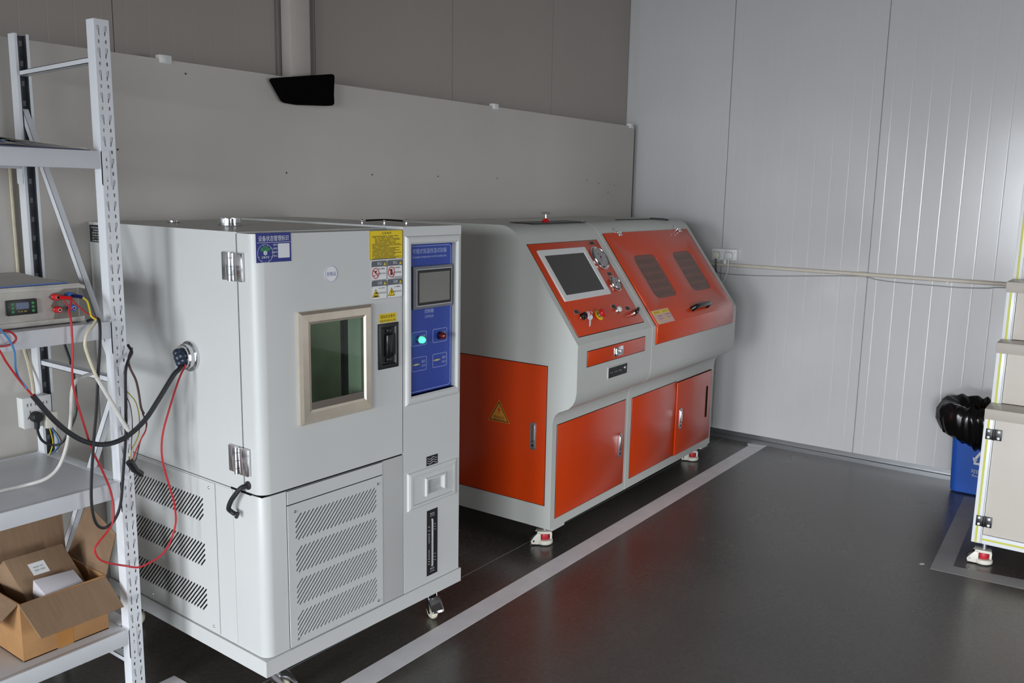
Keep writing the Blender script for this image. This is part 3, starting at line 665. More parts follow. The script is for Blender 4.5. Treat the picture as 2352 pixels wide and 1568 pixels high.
def gauge(x, v, r, a, units):
    gT = TS
    o = G(gT).lathe([(r*1.12, .002), (r*1.12, .005), (r*1.03, .006), (r*1.0, .008), (r*.98, .013), (r*.94, .0145), (r*.90, .0125), (r*.885, .0085)], (x, v, 0), (0, 0, 1), 36).build('pressure_gauge', M['chrome'], cp)
    G(gT).lathe([(r*.89, .0084), (r*.89, .0098)], (x, v, 0), (0, 0, 1), 32).build('dial', mat('gauge_dial', rgb(196, 190, 192), .5) if 'dial' not in M else M['dial'], o)
    g = G(gT)
    for k in range(19):
        t = R(225-270*k/18); L = .12 if k % 3 == 0 else .07
        c = Vector((x+r*.72*math.cos(t), v+r*.72*math.sin(t), .0104)); u = Vector((math.cos(t), math.sin(t), 0)); n = Vector((-u.y, u.x, 0))
        g.obox(c-u*r*L/2-n*r*.012, u*r*L, n*r*.024, Vector((0, 0, .0004)))
    t = R(a); u = Vector((math.cos(t), math.sin(t), 0)); n = Vector((-u.y, u.x, 0)); c = Vector((x, v, .0108))
    g.add([c-u*r*.18-n*r*.03, c-u*r*.18+n*r*.03, c+u*r*.58+n*r*.008, c+u*r*.58-n*r*.008], [(0, 1, 2, 3)]); g.lathe([(r*.07, 0), (r*.07, .003)], (x, v, .0100), (0, 0, 1), 12)
    vs, fs = text_mesh(units); g.add([(x+p[0]*r*.42, v+r*.33+p[1]*r*.14, .0101) for p in vs], fs)
    g.build('needle', M['black_print'], o, smooth=0)
    G(gT).lathe([(r*.90, .0118), (r*.90, .0124)], (x, v, 0), (0, 0, 1), 32).build('gauge_glass', M['glass_clear'], o)
M['dial'] = mat('gauge_dial', rgb(196, 190, 192), .5)
gauge(.572, .405, .058, -120, 'MPa'); gauge(.580, .258, .0375, 62, 'MPa')
def plate_tag(x, v, w_=.034, h=.019, text='压力'):
    o = G(TS).box(x-w_/2, v-h/2, .002, x+w_/2, v+h/2, .0036).build('label_plate', M['satin'], cp, smooth=0)
    g = G(TS); g.box(x-w_/2+.0012, v-h/2+.0012, .0034, x+w_/2-.0012, v+h/2-.0012, .0040); g.build('plate_face', M['black_print'], o, smooth=0)
    g = G(TS); vs, fs = text_mesh(text); g.add([(x+p[0]*w_*.6, v+p[1]*h*.42, .0043) for p in vs], fs); g.build('lettering', M['grey_print'], o, smooth=0)
plate_tag(.578, .4905, .040, .020, '压力表'); plate_tag(.577, .3135, .036, .018, '压力表')
plate_tag(.121, .152, .034, .019, '电源'); plate_tag(.447, .143, .034, .02, '启动'); plate_tag(.562, .1205, .036, .02, '开关')
# key switch with keys on a ring
ks = G(TS).lathe([(.0175, .002), (.0175, .009), (.0145, .011), (.0145, .024), (.0125, .026), (.004, .026)], (.146, .123, 0), (0, 0, 1), 24).build('key_switch', M['black_gloss'], cp)
G(TS).lathe([(.0185, .002), (.0185, .0055)], (.146, .123, 0), (0, 0, 1), 24).build('switch_ring', M['chrome'], ks)
kT = frame_at(TS @ Vector((.146, .123, .026)), (1, 0, 0), (0, 0, 1), (0, -1, 0))
g = G(kT); g.plate(circle(0, 0, .0105, 16), [circle(0, .006, .003, 8)], 'x', -.0011, .0011)
g.T = frame_at(TS @ Vector((.146, .123, .033)), (0, -1, 0), (0, 0, 1), (1, 0, 0)); g.plate(circle(.004, 0, .011, 18), [circle(.007, .0, .0028, 8)], 'z', -.0011, .0011)
g.build('key', M['chrome'], ks)
hT = frame_at(TS @ Vector((.158, .117, .039)), (.8, -.6, 0), (0, 0, 1))
g = G(hT); g.plate(circle(0, -.016, .0125, 18), [circle(0, -.0075, .003, 8)], 'z', -.001, .001); g.prism([(-.004, -.026), (.004, -.026), (.004, -.045), (.002, -.050), (.003, -.053), (0, -.058), (-.004, -.056)], 'z', -.001, .001)
g.tube([(0, .012, 0), (.008, .004, .001), (.004, -.008, 0), (-.004, -.008, 0), (-.008, .004, -.001), (0, .012, 0)], .0009, 5, 3)
g.build('spare_key', M['satin'], ks)
# emergency stop
es = G(TS).lathe([(.0255, .002), (.0255, .004), (.0235, .0055), (.017, .0058), (.017, .004)], (.285, .116, 0), (0, 0, 1), 28).build('emergency_stop', M['yellow'], cp)
G(TS).lathe([(.012, .004), (.012, .018)], (.285, .116, 0), (0, 0, 1), 20).build('collar', M['satin'], es)
G(TS).lathe([(.0115, .017), (.0195, .021), (.0205, .027), (.018, .033), (.010, .036), (.003, .0365)], (.285, .116, 0), (0, 0, 1), 24).build('mushroom_button', M['red_plastic'], es)
g = G(TS)
for a in (215, 325, 90):
    vs, fs = text_mesh('STOP'); c = (.285+.021*math.cos(R(a)), .116+.021*math.sin(R(a)))
    g.add([(c[0]+p[0]*.012, c[1]+p[1]*.004, .0063) for p in vs], fs)
g.build('lettering', M['black_print'], es, smooth=0)
pb = G(TS).lathe([(.0165, .002), (.0165, .008), (.0145, .011), (.0145, .014)], (.461, .120, 0), (0, 0, 1), 24).build('push_button', M['satin'], cp)
G(TS).lathe([(.0138, .010), (.0138, .020), (.010, .025), (.003, .0265)], (.461, .120, 0), (0, 0, 1), 24).build('button_cap', M['white_plastic'], pb)
sw = G(TS).lathe([(.0165, .002), (.0165, .008), (.0145, .012), (.0145, .018), (.003, .018)], (.598, .0895, 0), (0, 0, 1), 24).build('selector_switch', M['chrome'], cp)
G(frame_at(TS @ Vector((.598, .0895, .018)), (.75, .25, .35), (-.2, .7, .7))).box(-.018, -.0065, -.001, .022, .0065, .016).build('selector_handle', M['black_gloss'], sw, bev=.003)
# hinged lid with two windows
LX0, LX1, LV1 = .737, 1.722, .538
w1 = rrect(.882, .136, 1.130, .394, .042, 6); w2 = rrect(1.338, .138, 1.585, .392, .042, 6)
G(TS).plate(rect(LX0-.003, .001, LX1+.003, LV1+.003), [w1, w2], 'z', .0001, .0008).build('panel_gap', M['gap'], be, smooth=0)
lid = G(TS); lid.plate(rect(LX0, -.004, LX1, LV1), [w1, w2], 'z', .0008, .010)
lid.T = None; lid.box(LX0, -.1275, .868, LX1, -.1183, .962)
lid = lid.build('lid', M['orange'], be, bev=.001, smooth=25)
G().box(LX0+.002, -.1182, .8635, LX1+.004, -.1170, .8685).build('panel_gap', M['gap'], be, smooth=0)
for wn, (x0, v0, x1, v1) in ((w1, (.882, .136, 1.130, .394)), (w2, (1.338, .138, 1.585, .392))):
    G(TS).plate(wn, [], 'z', .0066, .0082).build('window_pane', M['glass_frost'], lid, smooth=0)
    holes = []
    for r_ in range(5):
        for c_ in range(6):
            px_, pv = x0+.036+c_*.0348, v0+.030+r_*.0475; holes.append(rect(px_-.0095, pv-.015, px_+.0095, pv+.015))
    G(TS).plate(wn, holes, 'z', .0046, .0054).build('perforated_sheet', M['perforated'], lid, smooth=0)
    G(TS).plate(wn, [], 'z', .0012, .0018).build('dark_backing', M['gap'], lid, smooth=0)
for x in (.889, 1.608):
    g = G(TS); g.box(x-.022, LV1+.002, .0005, x+.022, LV1+.030, .004); g.box(x-.018, LV1-.022, .0102, x+.018, LV1+.002, .0135); g.cyl((x-.022, LV1+.002, .009), (x+.022, LV1+.002, .009), .0065, n=12)
    g.build('hinge', M['chrome'], be, bev=.0006)
hT = TS
lh = G(hT); lh.tube([(1.19, .040, .009), (1.192, .040, .030), (1.204, .040, .042), (1.285, .040, .047), (1.366, .040, .042), (1.378, .040, .030), (1.380, .040, .009)], lambda t: .0125 if .12 < t < .88 else .0145, 12, 4)
lh.build('lid_handle', M['black_gloss'], lid)
sk = G(TS).box(.749, .001, .0098, .936, .078, .0106).build('warning_sticker', mat('faded_pink_sticker', rgb(214, 176, 168), .45), lid, smooth=0)
g = G(TS); g.box(.752, .056, .0105, .840, .074, .0109); g.box(.845, .056, .0105, .933, .074, .0109); g.prism([(.757, .008), (.781, .008), (.769, .029)], 'z', .0105, .0109); g.prism([(.851, .019), (.873, .019), (.862, .039)], 'z', .0105, .0109)
g.build('yellow_band', M['yellow'], sk, smooth=0)
g = G(TS)
for t, x, v, w_, h in (('危险 DANGER', .796, .065, .055, .009), ('注意 CAUTION', .889, .065, .055, .009), ('小心夹手', .808, .043, .04, .007), ('运行中禁止开盖', .900, .046, .05, .007), ('BE CAREFUL OF HANDS', .812, .028, .045, .004), ('DO NOT OPEN', .905, .030, .04, .004)):
    vs, fs = text_mesh(t); g.add([(x+p[0]*w_, v+p[1]*h, .0112) for p in vs], fs)
g.build('lettering', M['grey_print'], sk, smooth=0)
# front panels below the slope: x, z on planes facing forward
TF = Matrix(((1, 0, 0, 0), (0, 0, -1, -.1175), (0, 1, 0, 0), (0, 0, 0, 1)))
TL = Matrix(((1, 0, 0, 0), (0, 0, -1, 0.0), (0, 1, 0, 0), (0, 0, 0, 1)))
dw = panel_pair('drawer', TF, .081, .853, .622, .9195)
la = G(TF); la.box(.314, .865, .002, .399, .907, .0048); la = la.build('drawer_latch', M['chrome'], dw, bev=.001)
g = G(TF); g.box(.326, .871, .0046, .352, .884, .012); g.box(.326, .871, .0046, .333, .901, .010); g.box(.362, .871, .0046, .386, .890, .0125); g.build('latch_lever', M['satin'], la, bev=.001)
sp_ = G(TF).plate(rrect(.268, .771, .4465, .818, .003), [], 'z', -.001, .003).build('socket_plate', M['black'], be, smooth=0)
g = G(TF)
for x in (.287, .303, .327, .343, .365, .381): g.lathe([(.0035, .0028), (.0035, .0055)], (x, .788+.006*((x*1000) % 2), 0), (0, 0, 1), 8)
g.lathe([(.008, .0028), (.008, .007), (.005, .009)], (.420, .800, 0), (0, 0, 1), 14); g.build('socket', M['satin'], sp_)
g = G(TF); g.plate(rrect(.264, .767, .4505, .822, .003), [rrect(.268, .771, .4465, .818, .003)], 'z', -.001, .0042); g.build('plate_rim', M['bench_grey'], sp_, smooth=0)
def flush_handle(T, x, v0, v1, par, key=True):
    h = G(T).plate(rrect(x-.0155, v0, x+.0155, v1, .0145, 5), [], 'z', .0022, .0075).build('handle', M['satin'], par, bev=.0012)
    k = (v1-v0)
    G(T).plate(rrect(x-.009, v0+k*.30, x+.009, v1-k*.10, .008, 4), [], 'z', .0074, .0125).build('handle_lever', M['chrome'], h, bev=.002)
    G(T).lathe([(.006, .007), (.006, .0095), (.003, .0098)], (x, v0+k*.17, 0), (0, 0, 1), 12).build('lock', M['black'], h)
d1 = panel_pair('door', TL, .039, .150, .672, .581); flush_handle(TL, .624, .293, .420, d1)
d2 = panel_pair('door', TL, .743, .1525, 1.262, .574)
d3 = G(TL); G(TL).box(1.260, .148, -.001, 1.749, .571, .0006).build('panel_gap', M['gap'], be, smooth=0)
d3.box(1.266, .150, .001, 1.746, .567, .010); d3 = d3.build('door', M['orange'], be, bev=.0008); 
flush_handle(Matrix.Translation((0, -.0075, 0)) @ TL, 1.316, .295, .417, d3)
G(TL).plate(rrect(1.668, .289, 1.692, .482, .011, 4), [], 'z', .0098, .0107).build('hand_slot', M['gap'], d3, smooth=0)
# left side door; plane faces -x, u runs backward
TSD = Matrix(((0, 0, -1, 0.0), (1, 0, 0, 0), (0, 1, 0, 0), (0, 0, 0, 1)))
sdoor = panel_pair('side_door', TSD, .034, .213, .80, .847)
flush_handle(TSD, .098, .460, .588, sdoor)
tr = lambda s_: [(.289-.062*s_, .594-.0345*s_-.002), (.289+.062*s_, .594-.0345*s_-.002), (.289, .594+.068*s_-.002)]
ws = G(TSD).prism(tr(1.0), 'z', .0023, .0030).build('hazard_sign', mat('amber_sticker', rgb(216, 142, 40), .45), sdoor, smooth=0)
g = G(TSD); g.plate(tr(.90), [tr(.80)], 'z', .0028, .0034); vs, fs = text_mesh('有电危险'); g.add([(.289-p[0]*.060, .578+p[1]*.0145, .0034) for p in vs], fs)
vs, fs = text_mesh('DANGER HIGH VOLTAGE'); g.add([(.289-p[0]*.060, .5665+p[1]*.005, .0034) for p in vs], fs); g.build('lettering', M['black_print'], ws, smooth=0)
G(TSD).prism([(.284, .634), (.296, .612), (.289, .611), (.294, .592), (.281, .607+.008), (.288, .617)], 'z', .0028, .0035).build('lightning_bolt', M['red_print'], ws, smooth=0)
# levelling casters
def foot_caster(parent, x, y, zt, ang):
    T = Matrix.Translation((x, y, 0)) @ Matrix.Rotation(R(ang), 4, 'Z')
    c = G(T); c.lathe([(.0355, 0), (.039, .004), (.039, .016), (.034, .021), (.010, .022), (.010, .014)], (0, 0, .004), (0, 0, 1), 24)
    c.prism([(-.062, .006), (-.020, .004), (-.020, .060), (-.032, .062), (-.052, .040), (-.066, .020)], 'y', -.026, -.018); c.prism([(-.062, .006), (-.020, .004), (-.020, .060), (-.032, .062), (-.052, .040), (-.066, .020)], 'y', .018, .026)
    c.box(-.036, -.026, .054, .030, .026, .066); c.box(.022, -.026, .030, .032, -.018, .060); c.box(.022, .018, .030, .032, .026, .060)
    c = c.build('caster', M['cream_plastic'], parent, bev=.002)
    G(T).lathe([(.0215, .024), (.0235, .027), (.0235, .050), (.0215, .0535)], (0, 0, 0), (0, 0, 1), 20).build('levelling_wheel', M['red_print'], c)
    G(T).lathe([(.008, -.0165), (.024, -.0165), (.0265, -.011), (.0265, .011), (.024, .0165), (.008, .0165)], (-.040, 0, .027), (0, 1, 0), 22).build('wheel', M['rubber'], c)
    g = G(T); g.cyl((0, 0, .0), (0, 0, .0041), .0325, n=22); g.build('rubber_pad', M['rubber'], c)
    g = G(T); g.cyl((0, 0, .066), (0, 0, zt), .009, n=12); g.build('stem', M['satin'], c)
    g = G(T); g.cyl((-.053, -.0285, .022), (-.053, .0285, .022), .0045, n=10); g.build('axle', M['chrome'], c)
for x, y, a in ((.075, .075, -50), (OW-.075, .075, -62), (.075, OD-.08, 20), (OW-.075, OD-.08, 170)):
    foot_caster(be, x, y, OB-.0115, a)
    s_ = 1 if x > 1 else 0
    G().box(x-.05+.003*s_-.0, y-.05-.024, OB-.012, x+.05, y+.05, OB).build('mounting_plate', M['bench_grey'], be, smooth=0)
# on the roof of the bench: dark cover sheet with a small capped valve
cs = G().obox((.215, .275, OT+.0005), (.485, 0, 0), (0, .13, .002), (0, 0, .003)).build('cover_sheet', M['black'], be, smooth=0)
v = G(); v.lathe([(.016, .003), (.018, .010), (.012, .018), (.006, .022)], (.408, .33, OT), (0, 0, 1), 16); v = v.build('bleed_valve', M['red_plastic'], cs)
G().lathe([(.004, .020), (.004, .040)], (.408, .33, OT), (0, 0, 1), 10).build('valve_stem', M['satin'], v)
G().lathe([(.006, .040), (.022, .044), (.026, .047), (.018, .052), (.003, .054)], (.408, .33, OT), (0, 0, 1), 16).build('valve_cap', M['glass_clear'], v)
for x in (.715, .745): G().lathe([(.006, 0), (.006, .003), (.002, .004)], (x, .33, OT), (0, 0, 1), 10).build('roof_screw', M['satin'], be)
rc = G().tube([(OX+1.14, OY+.37, OT+.003), (OX+1.25, OY+.36, OT+.003), (OX+1.37, OY+.34, OT+.003), (OX+1.47, OY+.305, OT+.003), (OX+1.545, OY+.262, OT-.003), (OX+1.585, OY+.272, OT-.001), (OX+1.615, OY+.33, OT+.003), (OX+1.64, OY+.42, OT+.003)], .0024, 6).build('roof_cable', M['black_wire'])
tag(rc, 'thin black cable lying on the roof of the orange test bench at its far end', 'cable')

# ------------------------------------------------------------------ boltless storage rack
RX0, RX1, RYF, RYB = .18, 1.403, 2.42, 2.912
rk = thing('storage_rack', 'white boltless storage rack with punched posts and four shelves', 'rack', ((RX0+RX1)/2, (RYF+RYB)/2, 0))
RT = Matrix.Translation(-Vector(rk.location))
PWD, PDP, PH = .043, .040, 2.043
def keyhole(x, z, lean):
    return [(x-.0046+lean, z+.011), (x-.0034+lean, z+.0135), (x+.0034+lean, z+.0135), (x+.0046+lean, z+.011), (x+.0044+lean*.6, z+.0015), (x+.0020, z-.0035), (x+.0018-lean*.5, z-.0135), (x-.0018-lean*.5, z-.0135), (x-.0020, z-.0035), (x-.0044+lean*.6, z+.0015)]
holes = []; tabs = []; z = PH-.030
while z > .05:
    tabs.append(z)
    holes += [keyhole(.0125, z, -.0022), keyhole(.0305, z, .0022)]
    if z > .09: holes += [rrect(.0112-.0026, z-.0345, .0112+.0026, z-.0235, .0025, 2), rrect(.0318-.0026, z-.0345, .0318+.0026, z-.0235, .0025, 2)]
    z -= .0597
def post_shape(y_web, sgn, inner):
    g = G(RT @ Matrix.Translation((RX1-PWD, y_web, 0)))
    if inner: return g.box(.002, sgn*.0017, .004, PWD-.002, sgn*.0026, PH-.002)
    g.plate(rect(0, 0, PWD, PH), holes, 'y', 0, sgn*.0016)
    for zk in tabs:                        # pressed-in lips of the keyholes
        a, b = sgn*.0016, sgn*.0042
        g.add([(.0052, a, zk+.014), (.0166, b, zk+.014), (.0166, b, zk-.014), (.0085, a, zk-.014)], [(0, 1, 2, 3)])
        g.add([(.0275, a, zk+.014), (.0385, b, zk+.014), (.0375, b, zk-.002), (.0275, a, zk-.002)], [(0, 1, 2, 3)])
    for x0 in (0, PWD-.0016): g.box(x0, sgn*.0016, 0, x0+.0016, sgn*PDP, PH)
    g.box(.0016, sgn*(PDP-.0016), 0, .008, sgn*PDP, PH); g.box(PWD-.008, sgn*(PDP-.0016), 0, PWD-.0016, sgn*PDP, PH)
    return g
posts = [post_shape(RYF, 1, False).build('post', M['rack_white'], rk, smooth=0), post_shape(RYB, -1, False).build('post', M['rack_white'], rk, smooth=0)]
# the unpainted inside of the back post
g = G(RT @ Matrix.Translation((RX1-PWD, RYB, 0)))
g.plate(rect(.0018, .001, PWD-.0018, PH-.001), [], 'y', -.0024, -.0017); g.box(.0017, -PDP+.002, .001, .0022, -.0025, PH-.001); g.box(PWD-.0022, -PDP+.002, .001, PWD-.0017, -.0025, PH-.001)
lab(g.build('post_lining', M['galv'], posts[1], smooth=0), 'bare galvanised inside of the post')
for p in posts: 
    c = copy_tree(p, rk); c.location.x -= RX1-RX0-PWD
XM = RX1-PWD/2
def brace(y0, z0, y1, z1, d=.012, wd=.026):
    for dx in (0, -(RX1-RX0-PWD)):
        a, b = Vector((XM+dx, y0, z0)), Vector((XM+dx, y1, z1)); t = (b-a).normalized(); n = Vector((1, 0, 0)).cross(t)
        g = G(RT); g.obox(a-n*d-Vector((wd/2, 0, 0)), b-a, n*d*2, Vector((.0015, 0, 0)))
        g.obox(a+n*(d-.0015)-Vector((wd/2, 0, 0)), b-a, n*.0015, Vector((wd, 0, 0))); g.obox(a-n*d-Vector((wd/2, 0, 0)), b-a, n*.0015, Vector((wd, 0, 0)))
        g.build('brace', M['rack_white'], rk, smooth=0)
brace(RYF+.02, 1.938, RYB-.03, 1.926, .0075); brace(RYF+.02, 1.027, RYB-.03, 1.025, .0085, .022)
brace(RYB-.022, 1.815, RYF+.03, 1.06, .011, .018); brace(RYF+.03, 1.005, RYB-.03, .300, .011, .018)
brace(RYF+.02, .13, RYB-.03, .13, .008)
SH = [.2525, .7245, 1.2065, 1.688]
for zt in SH:
    for y0, y1, sg in ((RYF-.0005, RYF+.03, -1), (RYB-.03, RYB+.0005, 1)):
        if sg < 0:
            b = G(RT); b.prism([(RYF+.001, zt), (RYF+.001, zt-.049), (RYF+.034, zt-.049), (RYF+.034, zt-.016), (RYF+.016, zt-.013), (RYF+.016, zt)], 'x', RX0+PWD+.002, RX1-PWD-.001)
        else:
            b = G(RT); b.prism([(RYB-.001, zt), (RYB-.001, zt-.049), (RYB-.034, zt-.049), (RYB-.034, zt-.016), (RYB-.016, zt-.013), (RYB-.016, zt)], 'x', RX0+PWD+.002, RX1-PWD-.001)
        b = b.build('beam', M['rack_white'], rk, bev=.0015)
        for xa, xb, x2 in ((RX1-PWD-.0028, RX1-PWD-.0006, RX1-.021), (RX0+PWD+.0028, RX0+PWD+.0006, RX0+.021)):
            yo = RYF-.0022 if sg < 0 else RYB+.0004
            yi = (RYF+.034) if sg < 0 else (RYB-.034)
            g = G(RT); g.box(min(xa, xb), min(yo, yi), zt-.096, max(xa, xb), max(yo, yi), zt+.0015)
            hl = [rrect((xa+x2)/2-.003+.004, zt-k-.006, (xa+x2)/2+.003+.004, zt-k+.006, .0025, 2) for k in (.022, .046, .078)]
            g.plate(rrect(min(xa, x2), zt-.096, max(xa, x2), zt+.0015, .004, 3), hl, 'y', yo, yo+.0018); g.build('beam_bracket', M['rack_white'], b, smooth=0)
    G(RT).box(RX0+PWD+.004, RYF+.017, zt-.0125, RX1-PWD-.004, RYB-.017, zt-.0015).build('shelf_deck', M['rack_white'], rk, bev=.001)
    G(RT).box(RX1-PWD-.0035, RYF+.045, zt-.0125, RX1-.006, RYB-.045, zt-.0015).build('shelf_deck', M['rack_white'], rk, bev=.001) if zt < 1 else None

# ------------------------------------------------------------------ on the top shelf: folders and a curling brochure
zt = SH[3]
def sheet(x0, x1, y0, y1, z0, rise, powr, t, n=10):
    """a page lying flat at its right edge and lifting towards the left"""
    xs = [x1-(x1-x0)*i/n for i in range(n+1)]; zf = lambda x: z0+rise*((x1-x)/(x1-x0))**powr
    return [(x, zf(x)) for x in xs]+[(x, zf(x)+t) for x in reversed(xs)]
fo = thing('document_folder', 'blue document folder with a lifted black cover on the top rack shelf', 'folder', (.95, 2.6, zt), 0)
FT = Matrix.Translation(-Vector(fo.location))
G(FT).prism(sheet(.80, 1.338, 0, 0, zt-.001, .003, 1, .0035), 'y', 2.437, 2.74).build('back_cover', M['navy_plastic'], fo)
G(FT).prism(sheet(.72, 1.300, 0, 0, zt+.0065, .062, 1.25, .0022), 'y', 2.446, 2.735).build('front_cover', M['black'], fo)
G(FT).prism(sheet(.74, 1.286, 0, 0, zt+.0045, .040, 1.3, .0016), 'y', 2.440, 2.73).build('blue_sheet', M['blue_plastic'], fo)
br = thing('brochure', 'curled open brochure with loose pages tucked inside the blue folder', 'brochure', (1.15, 2.6, zt), 0)
BT = Matrix.Translation(-Vector(br.location))
for k in range(6):
    pts = [(1.325, zt+.0032+.0006*k), (1.26, zt+.004+.0012*k), (1.20, zt+.0045+.0020*k), (1.15, zt+.006+.0026*k), (1.125-.004*k, zt+.009+.0016*k), (1.12+.004*k, zt+.0125), (1.145, zt+.0155-.0006*k)][:7 if k > 2 else 5]
    P = [p for p in spline([(x, 0, z) for x, z in pts], 4)]
    poly = [(p.x, p.z) for p in P]+[(p.x, p.z+.0005) for p in reversed(P)]
    G(BT).prism(poly, 'y', 2.432, 2.72).build('page', M['paper'], br, smooth=40)

# ------------------------------------------------------------------ on the second shelf: bench power supply with papers on it
zs = SH[2]
ps = thing('power_supply', 'worn grey power supply box with a small display and coloured terminals', 'power supply', (1.12, 2.6, zs))
QT = Matrix.Translation(-Vector(ps.location)); PX0, PX1, PYF, PYB, PZT = .93, 1.306, 2.472, 2.80, zs+.112
G(QT).box(PX0, PYF+.006, zs+.010, PX1-.006, PYB, PZT-.012).build('front_plate', M['psu_grey'], ps, bev=.001)
g = G(QT); g.prism([(PX0, PZT-.013), (PX1-.002, PZT-.013), (PX1+.010, PZT-.018), (PX1+.010, PZT-.008), (PX1-.008, PZT), (PX0, PZT)], 'y', PYF-.002, PYB+.004); g.build('top_cover', M['psu_grey'], ps, bev=.001)
g = G(QT); g.prism([(PX0, zs+.003), (PX1+.004, zs+.003), (PX1+.004, zs+.018), (PX1-.006, zs+.016), (PX0, zs+.016)], 'y', PYF-.002, PYB+.004); g.build('bottom_cover', M['psu_grey'], ps, bev=.001)
g = G(QT)
for x in (PX0+.03, PX1-.03):
    for y in (PYF+.03, PYB-.03): g.cyl((x, y, zs-.0014), (x, y, zs+.004), .010, n=12)
g.build('rubber_foot', M['rubber'], ps)
G(QT).box(PX1-.0055, PYF+.02, zs+.020, PX1+.003, PYF+.25, zs+.088).build('side_handle', M['trim_dark'], ps, bev=.003)
G(QT).plate([(1.225, zs+.016), (1.297, zs+.016), (1.297, zs+.098), (1.262, zs+.099), (1.246, zs+.091), (1.224, zs+.088), (1.214, zs+.078), (1.228, zs+.066), (1.219, zs+.052), (1.230, zs+.040)], [], 'y', PYF+.0048, PYF+.0062).build('worn_patch', M['psu_worn'], ps, smooth=0)
dm = G(QT).box(1.099, PYF-.004, zs+.037, 1.1785, PYF+.0065, zs+.0785).build('display_module', M['black'], ps, bev=.002)
G(QT).box(1.1215, PYF-.0052, zs+.0535, 1.155, PYF-.0038, zs+.0705).build('display', mat('blue_grey_lcd', rgb(104, 116, 140), .2), dm, smooth=0)
g = G(QT)
for x in (1.1125, 1.166):
    for z in (.047, .0575, .068): g.cyl((x, PYF-.0035, zs+z), (x, PYF-.0062, zs+z), .0038, n=12)
g.build('button', M['green_print'], dm)
g = G(QT); write(g, 'V A W', 1.138, zs+.0465, .024, .004, PYF-.0043); g.build('lettering', M['yellow_wire'], dm, smooth=0)
def terminal(x, z, m):
    o = G(QT).lathe([(.0095, 0), (.0095, .004), (.0078, .006), (.0088, .008), (.0088, .018), (.0075, .020)], (x, PYF+.006, z), (0, -1, 0), 16).build('terminal', M[m], ps)
    G(QT).lathe([(.0032, .0195), (.0032, .0212)], (x, PYF+.006, z), (0, -1, 0), 10).build('terminal_hole', M['gap'], o)
    G(QT).lathe([(.0045, .0193), (.0045, .0206)], (x, PYF+.006, z), (0, -1, 0), 10).build('terminal_ring', M['satin'], o)
terminal(1.231, zs+.0775, 'red_plastic'); terminal(1.270, zs+.0785, 'blue_plastic'); terminal(1.234, zs+.042, 'red_plastic'); terminal(1.2745, zs+.0435, 'blue_plastic')
lp = thing('paper_sheaf', 'sheaf of papers in a blue folder lying on the power supply', 'papers', (1.1, 2.62, PZT))
LT = Matrix.Translation(-Vector(lp.location))
G(LT).box(.90, 2.478, PZT+.0003, 1.272, 2.77, PZT+.0022).build('folder_back', M['navy_plastic'], lp, smooth=0)
G(LT).obox((.905, 2.476, PZT+.0024), (.358, .004, -.0001), (0, .285, .010), (0, 0, .0015)).build('paper', M['paper'], lp, smooth=0)
G(LT).box(.90, 2.474, PZT+.0023, 1.268, 2.4765, PZT+.0046).build('folder_edge', M['blue_plastic'], lp, smooth=0)

# ------------------------------------------------------------------ on the bottom shelf: open carton with boxes
zb = SH[0]-.0012
cb = thing('cardboard_box', 'open brown cardboard box with spread flaps on the bottom rack shelf', 'box', (1.2, 2.6, zb))
KT = Matrix.Translation(-Vector(cb.location)); BX0, BX1, BYF, BYR, BH = 1.072, 1.326, 2.474, 2.705, .176; t = .004
G(KT).box(BX0, BYF, zb+.0005, BX1, BYR, zb+.004).build('bottom', M['kraft_in'], cb, smooth=0)
fw = G(KT).box(BX0, BYF, zb, BX1, BYF+t, zb+BH).build('front_wall', M['kraft'], cb, bev=.001)
G(KT).box(BX0, BYR-t, zb, BX1, BYR, zb+BH).build('rear_wall', M['kraft'], cb, bev=.001)
G(KT).box(BX0, BYF+t, zb, BX0+t, BYR-t, zb+BH).build('side_wall', M['kraft'], cb, bev=.001)
G(KT).box(BX1-t, BYF+t, zb, BX1, BYR-t, zb+BH).build('side_wall', M['kraft'], cb, bev=.001)
def flap(pts, th=.004):
    P = [Vector(p) for p in pts]; n = (P[1]-P[0]).cross(P[3]-P[0]).normalized()*th
    c = sum(P, Vector())/4; k = 4; rings = []
    for off in (Vector(), n):
        rings.append([p+off for p in P])
    g = G(KT); g.loops(rings, True, True); return g.build('flap', M['kraft_in'], cb, bev=.0008, smooth=0)
ff = flap([(BX0-.002, BYF-.001, zb+BH+.001), (BX1, BYF-.001, zb+BH-.006), (1.327, 2.382, .352), (1.082, 2.382, .352)])
flap([(BX1, BYF, zb+BH), (BX1, BYR, zb+BH), (1.392, BYR-.02, .590), (1.398, BYF+.06, .520)])
flap([(BX1, BYR, zb+BH), (BX0, BYR, zb+BH), (BX0-.02, BYR+.055, .600), (BX1+.02, BYR+.055, .605)])
flap([(BX0, BYR-.01, zb+BH), (BX0, BYF+.01, zb+BH), (BX0-.085, BYF+.03, zb+BH-.075), (BX0-.085, BYR-.03, zb+BH-.075)])
g = G(KT)
for x0 in (1.115, 1.165, 1.215, 1.262):
    g.plate(rect(x0, zb+.080, x0+.036, zb+.104), [rect(x0+.0014, zb+.0814, x0+.0346, zb+.1026)], 'y', BYF-.0006, BYF-.0001); g.box(x0+.005, BYF-.0006, zb+.088, x0+.031, BYF-.0001, zb+.096)
g.build('printed_marks', M['black_print'], fw, smooth=0)
G(KT).box(1.168, BYF-.0008, zb+.001, 1.216, BYF-.0001, zb+BH-.002).build('parcel_tape', M['kraft_tape'], fw, smooth=0)
ib = thing('carton', 'smaller closed brown carton tilted inside the open cardboard box', 'box', (1.2, 2.6, zb+.03))
IT = Matrix.Translation(-Vector(ib.location))
